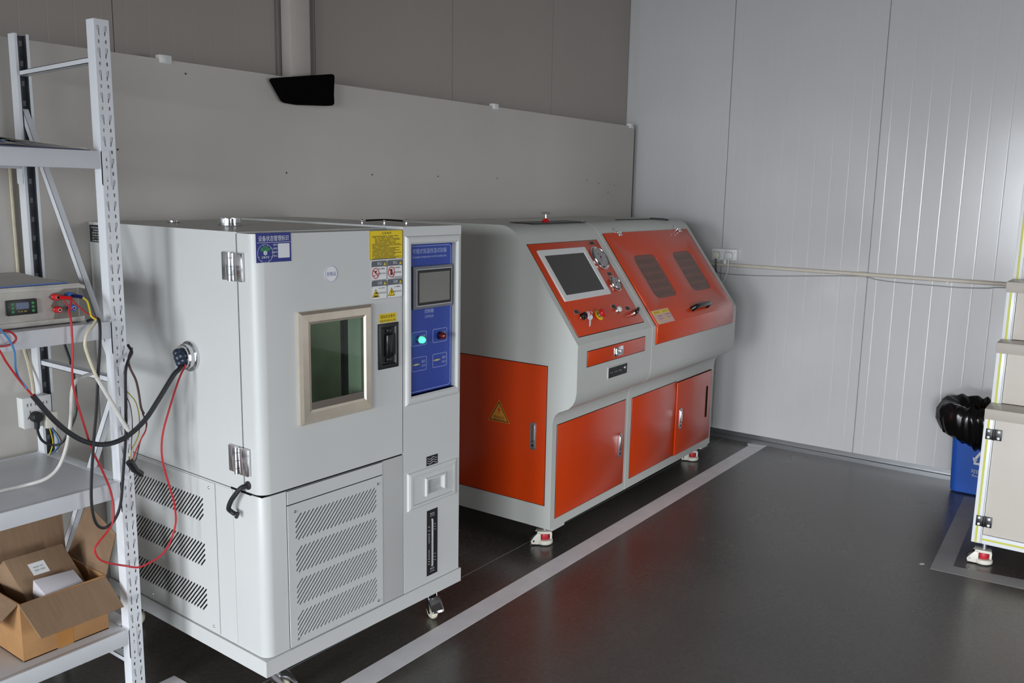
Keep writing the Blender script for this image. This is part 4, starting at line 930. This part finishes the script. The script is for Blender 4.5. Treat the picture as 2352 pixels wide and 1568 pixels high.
o_, ux = Vector((1.128, 2.538, .388)), Vector((.176, .004, -.004)); uy = Vector((-.022, .094, .116)); un = ux.cross(uy).normalized()
G(IT).obox(o_-un*.085, ux, uy, un*.085).build('carton_body', M['kraft_in'], ib, bev=.002)
G(IT).obox(o_+ux*.30+uy*.52, ux*.27, uy*.26, un*.0006).build('label', M['sticker_white'], ib, smooth=0)
g = G(IT); vs, fs = text_mesh('QG1-1SZ1'); g.add([o_+ux*(.435+p[0]*.17)+uy*(.61+p[1]*.045)+un*.0009 for p in vs], fs); vs, fs = text_mesh('MODEL TYPE'); g.add([o_+ux*(.435+p[0]*.16)+uy*(.68+p[1]*.025)+un*.0009 for p in vs], fs); g.build('lettering', M['black_print'], ib, smooth=0)
wc = G(); p0 = Vector((1.150, 2.497, .366)); wc.obox(p0, (.118, 0, -.008), (-.004, .060, .030), (.0, -.012, .058))
wc.v = [tuple(Vector(p)-p0) for p in wc.v]
wc = wc.build('white_carton', M['carton_white'], bev=.001); wc.location = p0
tag(wc, 'small plain white carton lying in front of the brown carton inside the open box', 'box')

# ------------------------------------------------------------------ socket block on the board, plugs and cords
def outlet(g, x, z, w_, h, y): pass
sb = thing('socket_block', 'white multi-way socket block fixed to the back post of the rack', 'socket', (1.328, 2.86, .877))
ST = Matrix.Translation(-Vector(sb.location)); YS = 2.830
G(ST).box(1.2840, YS+.0085, .8285, 1.3725, 2.8715, .9265).build('back_box', M['white_plastic'], sb, bev=.003)
fp = G(ST).box(1.2835, YS, .828, 1.3730, YS+.0083, .927).build('face_plate', M['white_plastic'], sb, bev=.002)
g = G(ST)
for cx in (1.3035, 1.328, 1.3525):
    for dx in (-.0055, .0055): g.box(cx+dx-.0014, YS-.0006, .899, cx+dx+.0014, YS+.0002, .9085)
g.box(1.3035, YS-.0006, .876, 1.3062, YS+.0002, .885)
for s_ in (-1, 1): g.obox((1.305+s_*.0085-.0014, YS-.0006, .858), (.0028, 0, 0), (s_*-.0035, 0, .0085), (0, .0008, 0))
g.build('socket_slot', M['grey_print'], fp, smooth=0)
c1 = G().tube([(1.330, 2.852, .9265), (1.332, 2.856, .945), (1.340, 2.878, .975), (1.350, 2.915, 1.02), (1.3545, BY-.0075, 1.08), (1.356, BY-.0075, 1.20), (1.354, BY-.0075, 1.50), (1.354, BY-.0075, 1.68)], .006, 8, 4).build('feed_cable', M['cream_wire']); tag(c1, 'cream cable running up the board from the socket block behind the rack', 'cable')
bp_ = thing('black_plug', 'black plug with its cord in the socket block behind the rack', 'plug', (1.318, YS-.02, .862))
PT = Matrix.Translation(-Vector(bp_.location))
pb_ = G(PT).lathe([(.0175, 0), (.018, .008), (.0165, .022), (.013, .026), (.003, .027)], (1.3180, YS-.0002, .864), (0, -1, 0), 18)
pb_.cyl((1.318, YS-.014, .858), (1.316, YS-.014, .826), .0095, .0075, 12); pb_ = pb_.build('plug_body', M['rubber'], bp_)
G(PT).tube([(1.316, YS-.014, .826), (1.316, YS-.024, .806), (1.325, YS-.030, .785), (1.345, 2.785, .772), (1.366, 2.765, .780), (1.386, 2.75, .822), (1.4075, 2.748, .869), (1.4135, 2.75, .926), (1.415, 2.76, .995), (1.415, 2.78, 1.046), (1.414, 2.80, 1.085), (1.412, 2.83, 1.16), (1.41, 2.85, 1.2)], .0042, 8).build('cord', M['black_wire'], bp_)
wp_ = thing('white_plug', 'white plug with bare coloured wires beside the black plug', 'plug', (1.36, YS-.02, .85))
WT = Matrix.Translation(-Vector(wp_.location))
G(WT).box(1.3405, YS-.026, .822, 1.3785, YS-.0002, .874).build('plug_body', M['cream_plastic'], wp_, bev=.004)
for m, dx, dy in (('yellow_wire', 0, 0), ('blue_wire', .010, -.004), ('brown_wire', .016, -.002)):
    G(WT).tube([(1.354+dx*.4, YS-.014, .8225), (1.357+dx, YS-.016+dy, .802), (1.360+dx*1.6, YS-.018+dy, .772), (1.352+dx*1.2, YS-.019+dy, .748), (1.347+dx*.5, YS-.019, .738), (1.345, YS-.019, .733)], .0018, 6).build('wire', M[m], wp_)

# ------------------------------------------------------------------ loose cables of the set-up
def cable(name, label, parts, loc):
    t = thing(name, label, 'cable', loc); T = Matrix.Translation(-Vector(loc))
    for nm, m, pts, r in parts: G(T).tube(pts, r, 8, 5).build(nm, M[m], t)
    return t
cable('black_cable', 'thick black cable sagging from the chamber port across the front of the rack', [
    ('black_sheath', 'rubber', [(1.556, 2.366, 1.072), (1.540, 2.36, 1.058), (1.525, 2.35, 1.049), (1.502, 2.345, 1.035), (1.452, 2.345, .973), (1.405, 2.35, .915), (1.357, 2.37, .872), (1.305, 2.385, .859), (1.251, 2.39, .876), (1.204, 2.39, .912), (1.159, 2.39, .964), (1.112, 2.39, 1.036)], .0072),
    ('red_wire', 'red_wire', [(1.113, 2.39, 1.034), (1.081, 2.39, 1.083), (1.052, 2.39, 1.135), (1.038, 2.39, 1.167), (1.005, 2.40, 1.235), (.98, 2.43, 1.26), (.96, 2.46, 1.275)], .0028),
    ('blue_wire', 'blue_wire', [(1.098, 2.388, 1.058), (1.081, 2.392, 1.09), (1.076, 2.395, 1.115), (1.077, 2.396, 1.140), (1.076, 2.396, 1.162), (1.069, 2.397, 1.186), (1.057, 2.398, 1.207), (1.040, 2.40, 1.228), (1.01, 2.44, 1.25), (.99, 2.465, 1.262)], .0026)], (1.3, 2.38, .86))
cable('red_cable', 'long red wire looping low from the chamber port to the power supply', [
    ('red_wire', 'red_wire', [(1.556, 2.352, 1.068), (1.546, 2.35, 1.055), (1.524, 2.35, 1.02), (1.489, 2.35, .939), (1.46, 2.35, .857), (1.456, 2.35, .784), (1.476, 2.35, .69), (1.489, 2.35, .63), (1.487, 2.35, .561), (1.446, 2.35, .492), (1.376, 2.36, .468), (1.337, 2.375, .479), (1.268, 2.38, .517), (1.248, 2.38, .555), (1.259, 2.38, .575), (1.291, 2.38, .603), (1.309, 2.38, .635), (1.313, 2.39, .705), (1.293, 2.395, .781), (1.268, 2.395, .846), (1.248, 2.395, .927), (1.228, 2.395, 1.019), (1.224, 2.395, 1.075), (1.23, 2.395, 1.148), (1.233, 2.4, 1.22), (1.235, 2.41, 1.249), (1.247, 2.42, 1.271), (1.262, 2.445, 1.283)], .0031)], (1.4, 2.36, .5))
cable('white_cable', 'white cable hanging from the second shelf across the punched post', [
    ('white_sheath', 'cream_wire', [(1.311, 2.405, 1.221), (1.290, 2.395, 1.203), (1.271, 2.39, 1.186), (1.263, 2.39, 1.156), (1.269, 2.39, 1.124), (1.278, 2.385, 1.087), (1.288, 2.38, 1.052)], .0046),
    ('white_sleeve', 'white_wire', [(1.285, 2.381, 1.06), (1.300, 2.376, 1.026), (1.323, 2.37, .974), (1.341, 2.365, .932), (1.359, 2.36, .893)], .0062)], (1.31, 2.38, 1.05))
cable('braided_cable', 'black braided cable looping low from the second shelf in front of the post', [
    ('black_braid', 'black_wire', [(1.30, 2.44, 1.212), (1.310, 2.412, 1.222), (1.310, 2.395, 1.217), (1.307, 2.387, 1.195), (1.303, 2.385, 1.152), (1.294, 2.385, 1.078), (1.281, 2.385, .966), (1.268, 2.385, .88), (1.254, 2.385, .767), (1.25, 2.385, .69), (1.259, 2.385, .635), (1.283, 2.385, .612), (1.311, 2.38, .628), (1.331, 2.375, .676), (1.345, 2.375, .772), (1.357, 2.372, .876), (1.363, 2.372, .979), (1.368, 2.374, 1.06), (1.385, 2.385, 1.093), (1.412, 2.410, 1.110), (1.425, 2.45, 1.125)], .0044)], (1.3, 2.385, .9))
cable('grey_white_cable', 'white cable lying on the third shelf and rising behind the post', [
    ('white_sheath', 'white_wire', [(.80, 2.585, .7285), (1.0, 2.597, .7285), (1.10, 2.594, .7285), (1.172, 2.585, .730), (1.195, 2.52, .757), (1.200, 2.455, .805), (1.217, 2.436, .869), (1.232, 2.434, .943), (1.243, 2.44, 1.015), (1.263, 2.45, 1.045), (1.300, 2.475, 1.0475), (1.345, 2.50, 1.047)], .0052)], (1.1, 2.59, .7285))
cable('red_loop_wire', 'short red wire curling over the front edge of the second shelf', [
    ('red_wire', 'red_wire', [(.97, 2.45, 1.212), (1.00, 2.42, 1.2135), (1.036, 2.405, 1.217), (1.058, 2.4, 1.217), (1.076, 2.4, 1.209), (1.085, 2.4, 1.194), (1.077, 2.4, 1.182), (1.055, 2.4, 1.177), (1.02, 2.402, 1.181), (.98, 2.408, 1.20)], .0030)], (1.05, 2.405, 1.215))
cable('yellow_cable', 'yellow wire with a blue plug running from the blue terminal to the post', [
    ('yellow_wire', 'yellow_wire', [(1.292, 2.444, 1.281), (1.298, 2.430, 1.270), (1.297, 2.418, 1.249), (1.295, 2.408, 1.231), (1.302, 2.403, 1.222), (1.309, 2.404, 1.222)], .0026),
    ('blue_plug', 'navy_plastic', [(1.270, 2.452, 1.2865), (1.280, 2.448, 1.2845), (1.292, 2.444, 1.281)], .0052)], (1.29, 2.42, 1.24))
cable('red_plug_wire', 'red banana plug and thin red wire running from the red terminal to the post', [
    ('red_plug', 'red_plastic', [(1.232, 2.450, 1.285), (1.246, 2.446, 1.283), (1.258, 2.442, 1.281)], .0055),
    ('red_wire', 'red_wire', [(1.257, 2.442, 1.281), (1.268, 2.430, 1.262), (1.283, 2.418, 1.243), (1.298, 2.408, 1.229), (1.308, 2.403, 1.223)], .0022),
    ('thin_red_wire', 'red_wire', [(1.237, 2.444, 1.279), (1.243, 2.436, 1.265), (1.252, 2.430, 1.252), (1.264, 2.440, 1.251)], .0018)], (1.26, 2.43, 1.25))
cable('wire_bundle', 'thin brown, red and olive wires ending in a black connector beside the post', [
    ('brown_wire', 'brown_wire', [(1.425, 2.43, 1.118), (1.395, 2.40, 1.096), (1.383, 2.375, 1.074), (1.396, 2.37, 1.036), (1.403, 2.37, .998), (1.408, 2.37, .951), (1.416, 2.37, .930)], .0034),
    ('black_wire', 'black_wire', [(1.408, 2.37, .951), (1.413, 2.368, .925), (1.420, 2.368, .905), (1.421, 2.37, .885), (1.416, 2.37, .872), (1.402, 2.37, .853), (1.392, 2.37, .825), (1.384, 2.37, .799), (1.376, 2.37, .790)], .0016),
    ('red_wire', 'red_wire', [(1.412, 2.372, .930), (1.421, 2.37, .915), (1.4235, 2.37, .895), (1.417, 2.37, .876), (1.405, 2.37, .859), (1.386, 2.37, .826), (1.370, 2.37, .795)], .0020),
    ('olive_wire', 'olive_wire', [(1.366, 2.372, 1.008), (1.378, 2.37, .992), (1.392, 2.37, .970), (1.400, 2.37, .933), (1.400, 2.37, .893), (1.395, 2.37, .868), (1.383, 2.37, .847), (1.371, 2.37, .830), (1.367, 2.37, .80)], .0017),
    ('thin_brown_wire', 'brown_wire', [(1.366, 2.37, .988), (1.374, 2.37, .965), (1.378, 2.37, .93), (1.377, 2.37, .89), (1.372, 2.37, .85), (1.368, 2.37, .80)], .0014),
    ('connector', 'black', [(1.362, 2.37, .797), (1.370, 2.37, .783), (1.378, 2.37, .768)], .0115),
    ('connector_shell', 'black', [(1.377, 2.37, .768), (1.389, 2.37, .757), (1.398, 2.368, .748)], .0095)], (1.39, 2.37, .9))

# ------------------------------------------------------------------ services on the right wall
def wall_tube(pts, r, n=8, k=4): return G().tube(pts, r, n, k)
cdt = thing('wall_conduit', 'cream plastic conduit running level along the right wall', 'conduit', (XR-.014, 1.2, 1.148))
CT_ = Matrix.Translation(-Vector(cdt.location)); XC = XR-.0125
G(CT_).cyl((XC, 2.9, 1.151), (XC, -1.6, 1.140), .0115, n=12).build('pipe', M['conduit'], cdt)
G(CT_).cyl((XC, 1.432, 1.1475), (XC, 1.388, 1.1473), .0142, n=14).build('coupling', M['conduit'], cdt)
for y in (2.20, .95, .1, -.7):
    G(CT_).box(XC-.014, y-.008, 1.130, XR-.0005, y+.008, 1.136).build('pipe_clip', M['white_plastic'], cdt, bev=.001)
ws_ = thing('wall_socket', 'white twin wall socket above the conduit beside the orange test bench', 'socket', (XR-.02, 2.28, 1.217))
W_ = Matrix.Translation(-Vector(ws_.location))
for y0 in (2.281, 2.195):
    o = G(W_).box(XR-.034, y0, 1.181, XR-.0005, y0+.0845, 1.253).build('socket_box', M['white_plastic'], ws_, bev=.0025)
    g = G(W_); cy = y0+.042
    for dy in (-.008, .008): g.box(XR-.0345, cy+dy-.0015, 1.226, XR-.0338, cy+dy+.0015, 1.235)
    for dy in (-.009, 0, .009): g.box(XR-.0345, cy+dy-.0013, 1.197, XR-.0338, cy+dy+.0013, 1.207)
    g.box(XR-.0345, y0+.070, 1.227, XR-.0338, y0+.073, 1.235); g.box(XR-.0345, y0+.012, 1.227, XR-.0338, y0+.015, 1.235)
    g.build('socket_slot', M['grey_print'], o, smooth=0)
G(W_).cyl((XC-.004, 2.279, 1.181), (XC-.004, 2.279, 1.156), .0105, n=12).build('conduit_stub', M['white_plastic'], ws_)
for nm, label, y, m, pts in (('white_plug', 'left white plug with a black cord in the twin wall socket', 2.325, 'black_wire', [(XR-.055, 2.325, 1.190), (XR-.056, 2.324, 1.16), (XR-.053, 2.320, 1.10), (XR-.05, 2.318, 1.02), (XR-.05, 2.32, .86), (XR-.05, 2.34, .60), (XR-.05, 2.4, .30)]),
                             ('white_plug', 'right white plug with a white cord in the twin wall socket', 2.238, 'white_wire', [(XR-.055, 2.238, 1.190), (XR-.056, 2.238, 1.16), (XR-.053, 2.243, 1.11), (XR-.050, 2.262, 1.06), (XR-.048, 2.295, 1.015), (XR-.048, 2.34, .97), (XR-.048, 2.42, .92)])):
    p = thing(nm, label, 'plug', (XR-.05, y, 1.205)); T = Matrix.Translation(-Vector(p.location))
    G(T).prism([(y+a, 1.211+b) for a, b in rrect(-.0215, -.021, .0215, .021, .012, 4)], 'x', XR-.0665, XR-.0346).build('plug_body', M['cream_plastic'] if m == 'black_wire' else M['white_plastic'], p, bev=.003)
    G(T).tube(pts, .0048, 8).build('cord', M[m], p)
tc_ = wall_tube([(XR-.006, y, z) for y, z in ((2.6, 1.10), (2.371, 1.135), (2.33, 1.096), (2.172, 1.090), (1.943, 1.099), (1.672, 1.119), (1.50, 1.131), (1.403, 1.134), (1.33, 1.121), (1.237, 1.114), (1.076, 1.111), (.894, 1.109), (.75, 1.116), (.658, 1.126), (.3, 1.12), (-.4, 1.11))], .0026, 6).build('thin_cable', M['grey_wire'])
tag(tc_, 'thin grey cable drooping just below the conduit along the right wall', 'cable')

# ------------------------------------------------------------------ stepped cart at the right
ct_ = thing('stepped_cart', 'beige stepped cart with white profile posts and yellow-green strips', 'cart', (4.62, .1, 0))
TT = Matrix.Translation(-Vector(ct_.location)); YL, YR = .530, -.42
tiers = [(4.210, .108, .667), (4.352, .713, .940), (4.456, .985, 1.200), (4.612, 1.244, 1.86)]
PX = .04
for k, (x, z0, z1) in enumerate(tiers):
    for yy in (YL, YR+PX):
        p = G(TT).box(x, yy-PX, z0, x+PX, yy, z1).build('post', M['cart_white'], ct_, bev=.0015)
        G(TT).box(x-.0008, yy-.0225, z0, x+.0002, yy-.0135, z1).build('insert_strip', M['cart_strip'], p, smooth=0)
        G(TT).box(x-.0006, yy-PX+.0035, z0, x+.0002, yy-PX+.005, z1).build('profile_groove', M['grey_print'], p, smooth=0)
    zl = z0+.041 if k == 0 else z0
    if k < 3:
        n_ = 'door' if k == 0 else 'riser_panel'
        d = G(TT).box(x+.006, YR+PX+.002, zl+.002, x+.02, YL-PX-.002, z1-.001).build(n_, M['cart_panel'], ct_, bev=.001)
        if k == 0:
            for zc in (.603, .2105):
                h = G(TT); h.box(x-.0035, YL-PX-.033, zc-.0235, x-.0006, YL-PX-.004, zc+.0235); h.box(x-.0035, YL-PX-.0, zc-.0235, x-.0006, YL-PX+.029, zc+.0235); h.cyl((x-.004, YL-PX-.002, zc-.0235), (x-.004, YL-PX-.002, zc+.0235), .0055, n=12)
                h = h.build('hinge', M['black'], ct_, bev=.0008)
                for dy in (-.021, .0175):
                    for dz in (-.014, .014):
                        G(TT).lathe([(.0058, 0), (.0058, .0015), (.003, .0028)], (x-.0034, YL-PX+dy, zc+dz), (-1, 0, 0), 14).build('screw', M['white_plastic'], h)
    else:
        G(TT).box(x+.01, YR+PX, z0, x+.02, YL-PX, z1-.04).build('back_panel', M['cart_panel'], ct_, bev=.001)
rail = G(TT).box(4.210, YR+PX+.001, .108, 4.250, YL-PX-.001, .149).build('bottom_rail', M['cart_white'], ct_, bev=.0015)
G(TT).box(4.2092, YR+PX+.001, .1245, 4.2102, YL-PX-.001, .1335).build('insert_strip', M['cart_strip'], rail, smooth=0)
for x0, x1, zt in ((4.203, 4.475, .713), (4.330, 4.60, .985), (4.430, 4.72, 1.244)):
    G(TT).box(x0, YR, zt-.046, x1, YL+.001, zt).build('tread', M['cart_top'], ct_, bev=.0015)
for yy in (YL-.012, YR+.002):
    g = G(TT); g.prism([(4.252, .15), (4.252, .665), (4.395, .665), (4.395, .938), (4.50, .938), (4.50, 1.198), (4.655, 1.198), (4.655, 1.82), (5.02, 1.82), (5.02, .15)], 'y', yy, yy+.01); g.build('side_panel', M['cart_panel'], ct_, smooth=0)
for yy in (YL, YR+PX): G(TT).box(5.02, yy-PX, .108, 5.06, yy, 1.86).build('post', M['cart_white'], ct_, bev=.0015)
g = G(TT); g.box(5.022, YR+PX, .15, 5.034, YL-PX, 1.82); g.build('rear_panel', M['cart_panel'], ct_, smooth=0)
for yy in (YL-.03, YR+.01): G(TT).box(4.25, yy, .108, 5.02, yy+.02, .1495).build('bottom_rail', M['cart_white'], ct_, bev=.001)
def cart_caster(x, y, a):
    tmp = thing('holder', '', ''); 
    foot_caster(tmp, x, y, .1085, a)
    for c in list(tmp.children):
        c.parent = ct_; c.location = -Vector(ct_.location)
    bpy.data.objects.remove(tmp)
cart_caster(4.268, .482, -80); cart_caster(4.268, YR+.07, 90); cart_caster(4.98, .47, 80); cart_caster(4.98, YR+.07, 100)

# ------------------------------------------------------------------ waste bin and its liner
bn = thing('waste_bin', 'blue plastic recycling bin standing against the right wall behind the cart', 'bin', (5.35, .675, 0))
NT = Matrix.Translation(-Vector(bn.location)); bx0, bx1, by0, by1, bh = 5.230, 5.448, .535, .812, .405
def bin_ring(z, inset=0.0):
    k = .016*(1-z/bh)+inset
    return [(x, y, z) for x, y in rrect(bx0+k, by0+k, bx1-k, by1-k, .035-min(inset, .01), 5)]
g = G(NT); g.loops([bin_ring(.004, .006), bin_ring(.010), bin_ring(.05), bin_ring(bh-.02), bin_ring(bh), bin_ring(bh, .004), bin_ring(.02, .006)], True, True); g.build('bin_body', M['bin_blue'], bn, smooth=40)
g = G(NT)
for x in (bx0+.05, bx1-.05):
    for y in (by0+.05, by1-.05): g.cyl((x, y, 0), (x, y, .006), .012, n=10)
g.build('bin_foot', M['bin_blue'], bn)
XF = bx0+.0035
g = G(NT @ Matrix.Translation((XF, 0, 0)) @ Matrix(((1, 0, .0398, 0), (0, 1, 0, 0), (0, 0, 1, 0), (0, 0, 0, 1))).inverted())
def chevron(g, cy, cz, s_, a0):
    for k in range(3):
        a = R(a0+120*k); c, s2 = math.cos(a), math.sin(a)
        def P(u, v): return (cy-(u*c-v*s2), cz+(u*s2+v*c))
        for poly in ([(-.52, -.52), (.20, -.52), (.20, -.30), (-.42, -.30)], [(.20, -.68), (.52, -.41), (.20, -.14)], [(-.60, -.48), (-.52, -.52), (-.42, -.30), (-.30, -.08), (-.48, .02)]):
            g.prism([P(u*s_, v*s_) for u, v in poly], 'x', .0004, .0010)
chevron(g, .652, .212, .060, 0)
write(g, '可回收物', .645, .142, .10, .023, .0006, 'x', True); write(g, 'Recyclable', .650, .117, .075, .016, .0006, 'x', True)
g.build('lettering', M['white_print'], bn, smooth=0)
random.seed(5)
g = G(); n = 120
prof_b = [(-.035, .25), (-.030, .36), (-.016, .44), (.004, .485), (.028, .500), (.052, .482), (.066, .446), (.064, .405), (.050, .370), (.034, .345), (.018, None)]
rings = []
cxb, cyb = (bx0+bx1)/2, (by0+by1)/2; hx, hy = (bx1-bx0)/2, (by1-by0)/2
for j, (off, z) in enumerate(prof_b):
    ring = []
    for i in range(n):
        a = 2*math.pi*i/n; c, s_ = math.cos(a), math.sin(a)
        rr = (abs(c/hx)**4+abs(s_/hy)**4)**-.25
        base = Vector((cxb+rr*c, cyb+rr*s_, 0)); nrm = Vector((c, s_, 0))
        fold = noise.noise(Vector((c*7.5, s_*7.5, j*.35)))*.016+noise.noise(Vector((c*19, s_*19, j*.6)))*.007
        # the hem hangs lower to the right of the picture, the bag bulges towards +y
        hem = .325-.085*max(0, min(1, (.84-(cyb+rr*s_))/.25))+.05*max(0, -c*0)
        zz = hem if z is None else z
        if j in (8, 9): zz = hem+(.04 if j == 8 else .018)+(z-.345)*.5
        amp = 1 if 1 < j < 10 else .45
        bulge = (.030*max(0, s_) if off > .02 else 0)
        o2 = off+bulge+fold*amp
        if off > 0: o2 = max(o2, .008)
        if c > .2 and off > 0: o2 = min(o2, max(.004, (5.484-base.x)/max(c, .2)))
        zz += noise.noise(Vector((c*5+3, s_*5, j*.5+9)))*(.022 if j > 1 else .008)+(.012*max(0, -s_*0))
        ring.append(base+nrm*o2+Vector((0, 0, zz)))
    rings.append(ring)
g.loops(rings); g.v = [tuple(Vector(p)-Vector((cxb, cyb, .4))) for p in g.v]
bag = g.build('bin_liner', M['bag'], smooth=60); bag.location = (cxb, cyb, .4)
sf = bag.modifiers.new('thickness', 'SOLIDIFY'); sf.thickness = .0012
tag(bag, 'crumpled black plastic bag lining the blue bin and folded over its rim', 'bag')

# ------------------------------------------------------------------ tape on the floor
def tape(name, label, pts, m='tape', z=.0009, cat='tape'):
    c = sum((Vector((x, y, 0)) for x, y in pts), Vector())/len(pts)
    o = G().prism([(x-c.x, y-c.y) for x, y in pts], 'z', 0, z).build(name, M[m], smooth=0); o.location = c
    return tag(o, label, cat)
tape('floor_tape', 'long pale floor tape running in front of both machines to the right wall', [(.1, 2.004), (.1, 1.917), (5.455, 1.914), (5.455, 2.0085)])
tape('floor_tape', 'pale floor tape end on the floor between the rack and the grey chamber', [(1.15, 2.469), (1.15, 2.385), (1.534, 2.385), (1.5335, 2.469)])
ft = thing('floor_tape', 'grey floor tape corner around the stepped cart', 'tape', (4.1, .6, 0)); FT_ = Matrix.Translation(-Vector(ft.location))
G(FT_).prism([(4.049, .656), (4.144, .580), (5.215, .632), (5.205, .711)], 'z', 0, .0009).build('tape_strip', M['tape_dim'], ft, smooth=0)
G(FT_).prism([(4.049, .656), (4.075, .298), (4.118, -.5), (4.235, -.5), (4.182, .300), (4.144, .580)], 'z', 0, .0008).build('tape_strip', M['tape_dim'], ft, smooth=0)
tape('paper_scrap', 'tiny torn white scrap on the floor near the corner of the cart tape', [(4.070, .704), (4.077, .690), (4.085, .686), (4.099, .689), (4.090, .697), (4.094, .703), (4.080, .702)], 'white_print', .0006, 'scrap')
tape('tape_scrap', 'torn white scrap at the far end of the long floor tape by the right wall', [(5.40, 2.02), (5.41, 1.955), (5.458, 1.91), (5.4585, 1.945), (5.457, 2.0), (5.44, 2.035)], 'white_print', .0014, 'scrap')
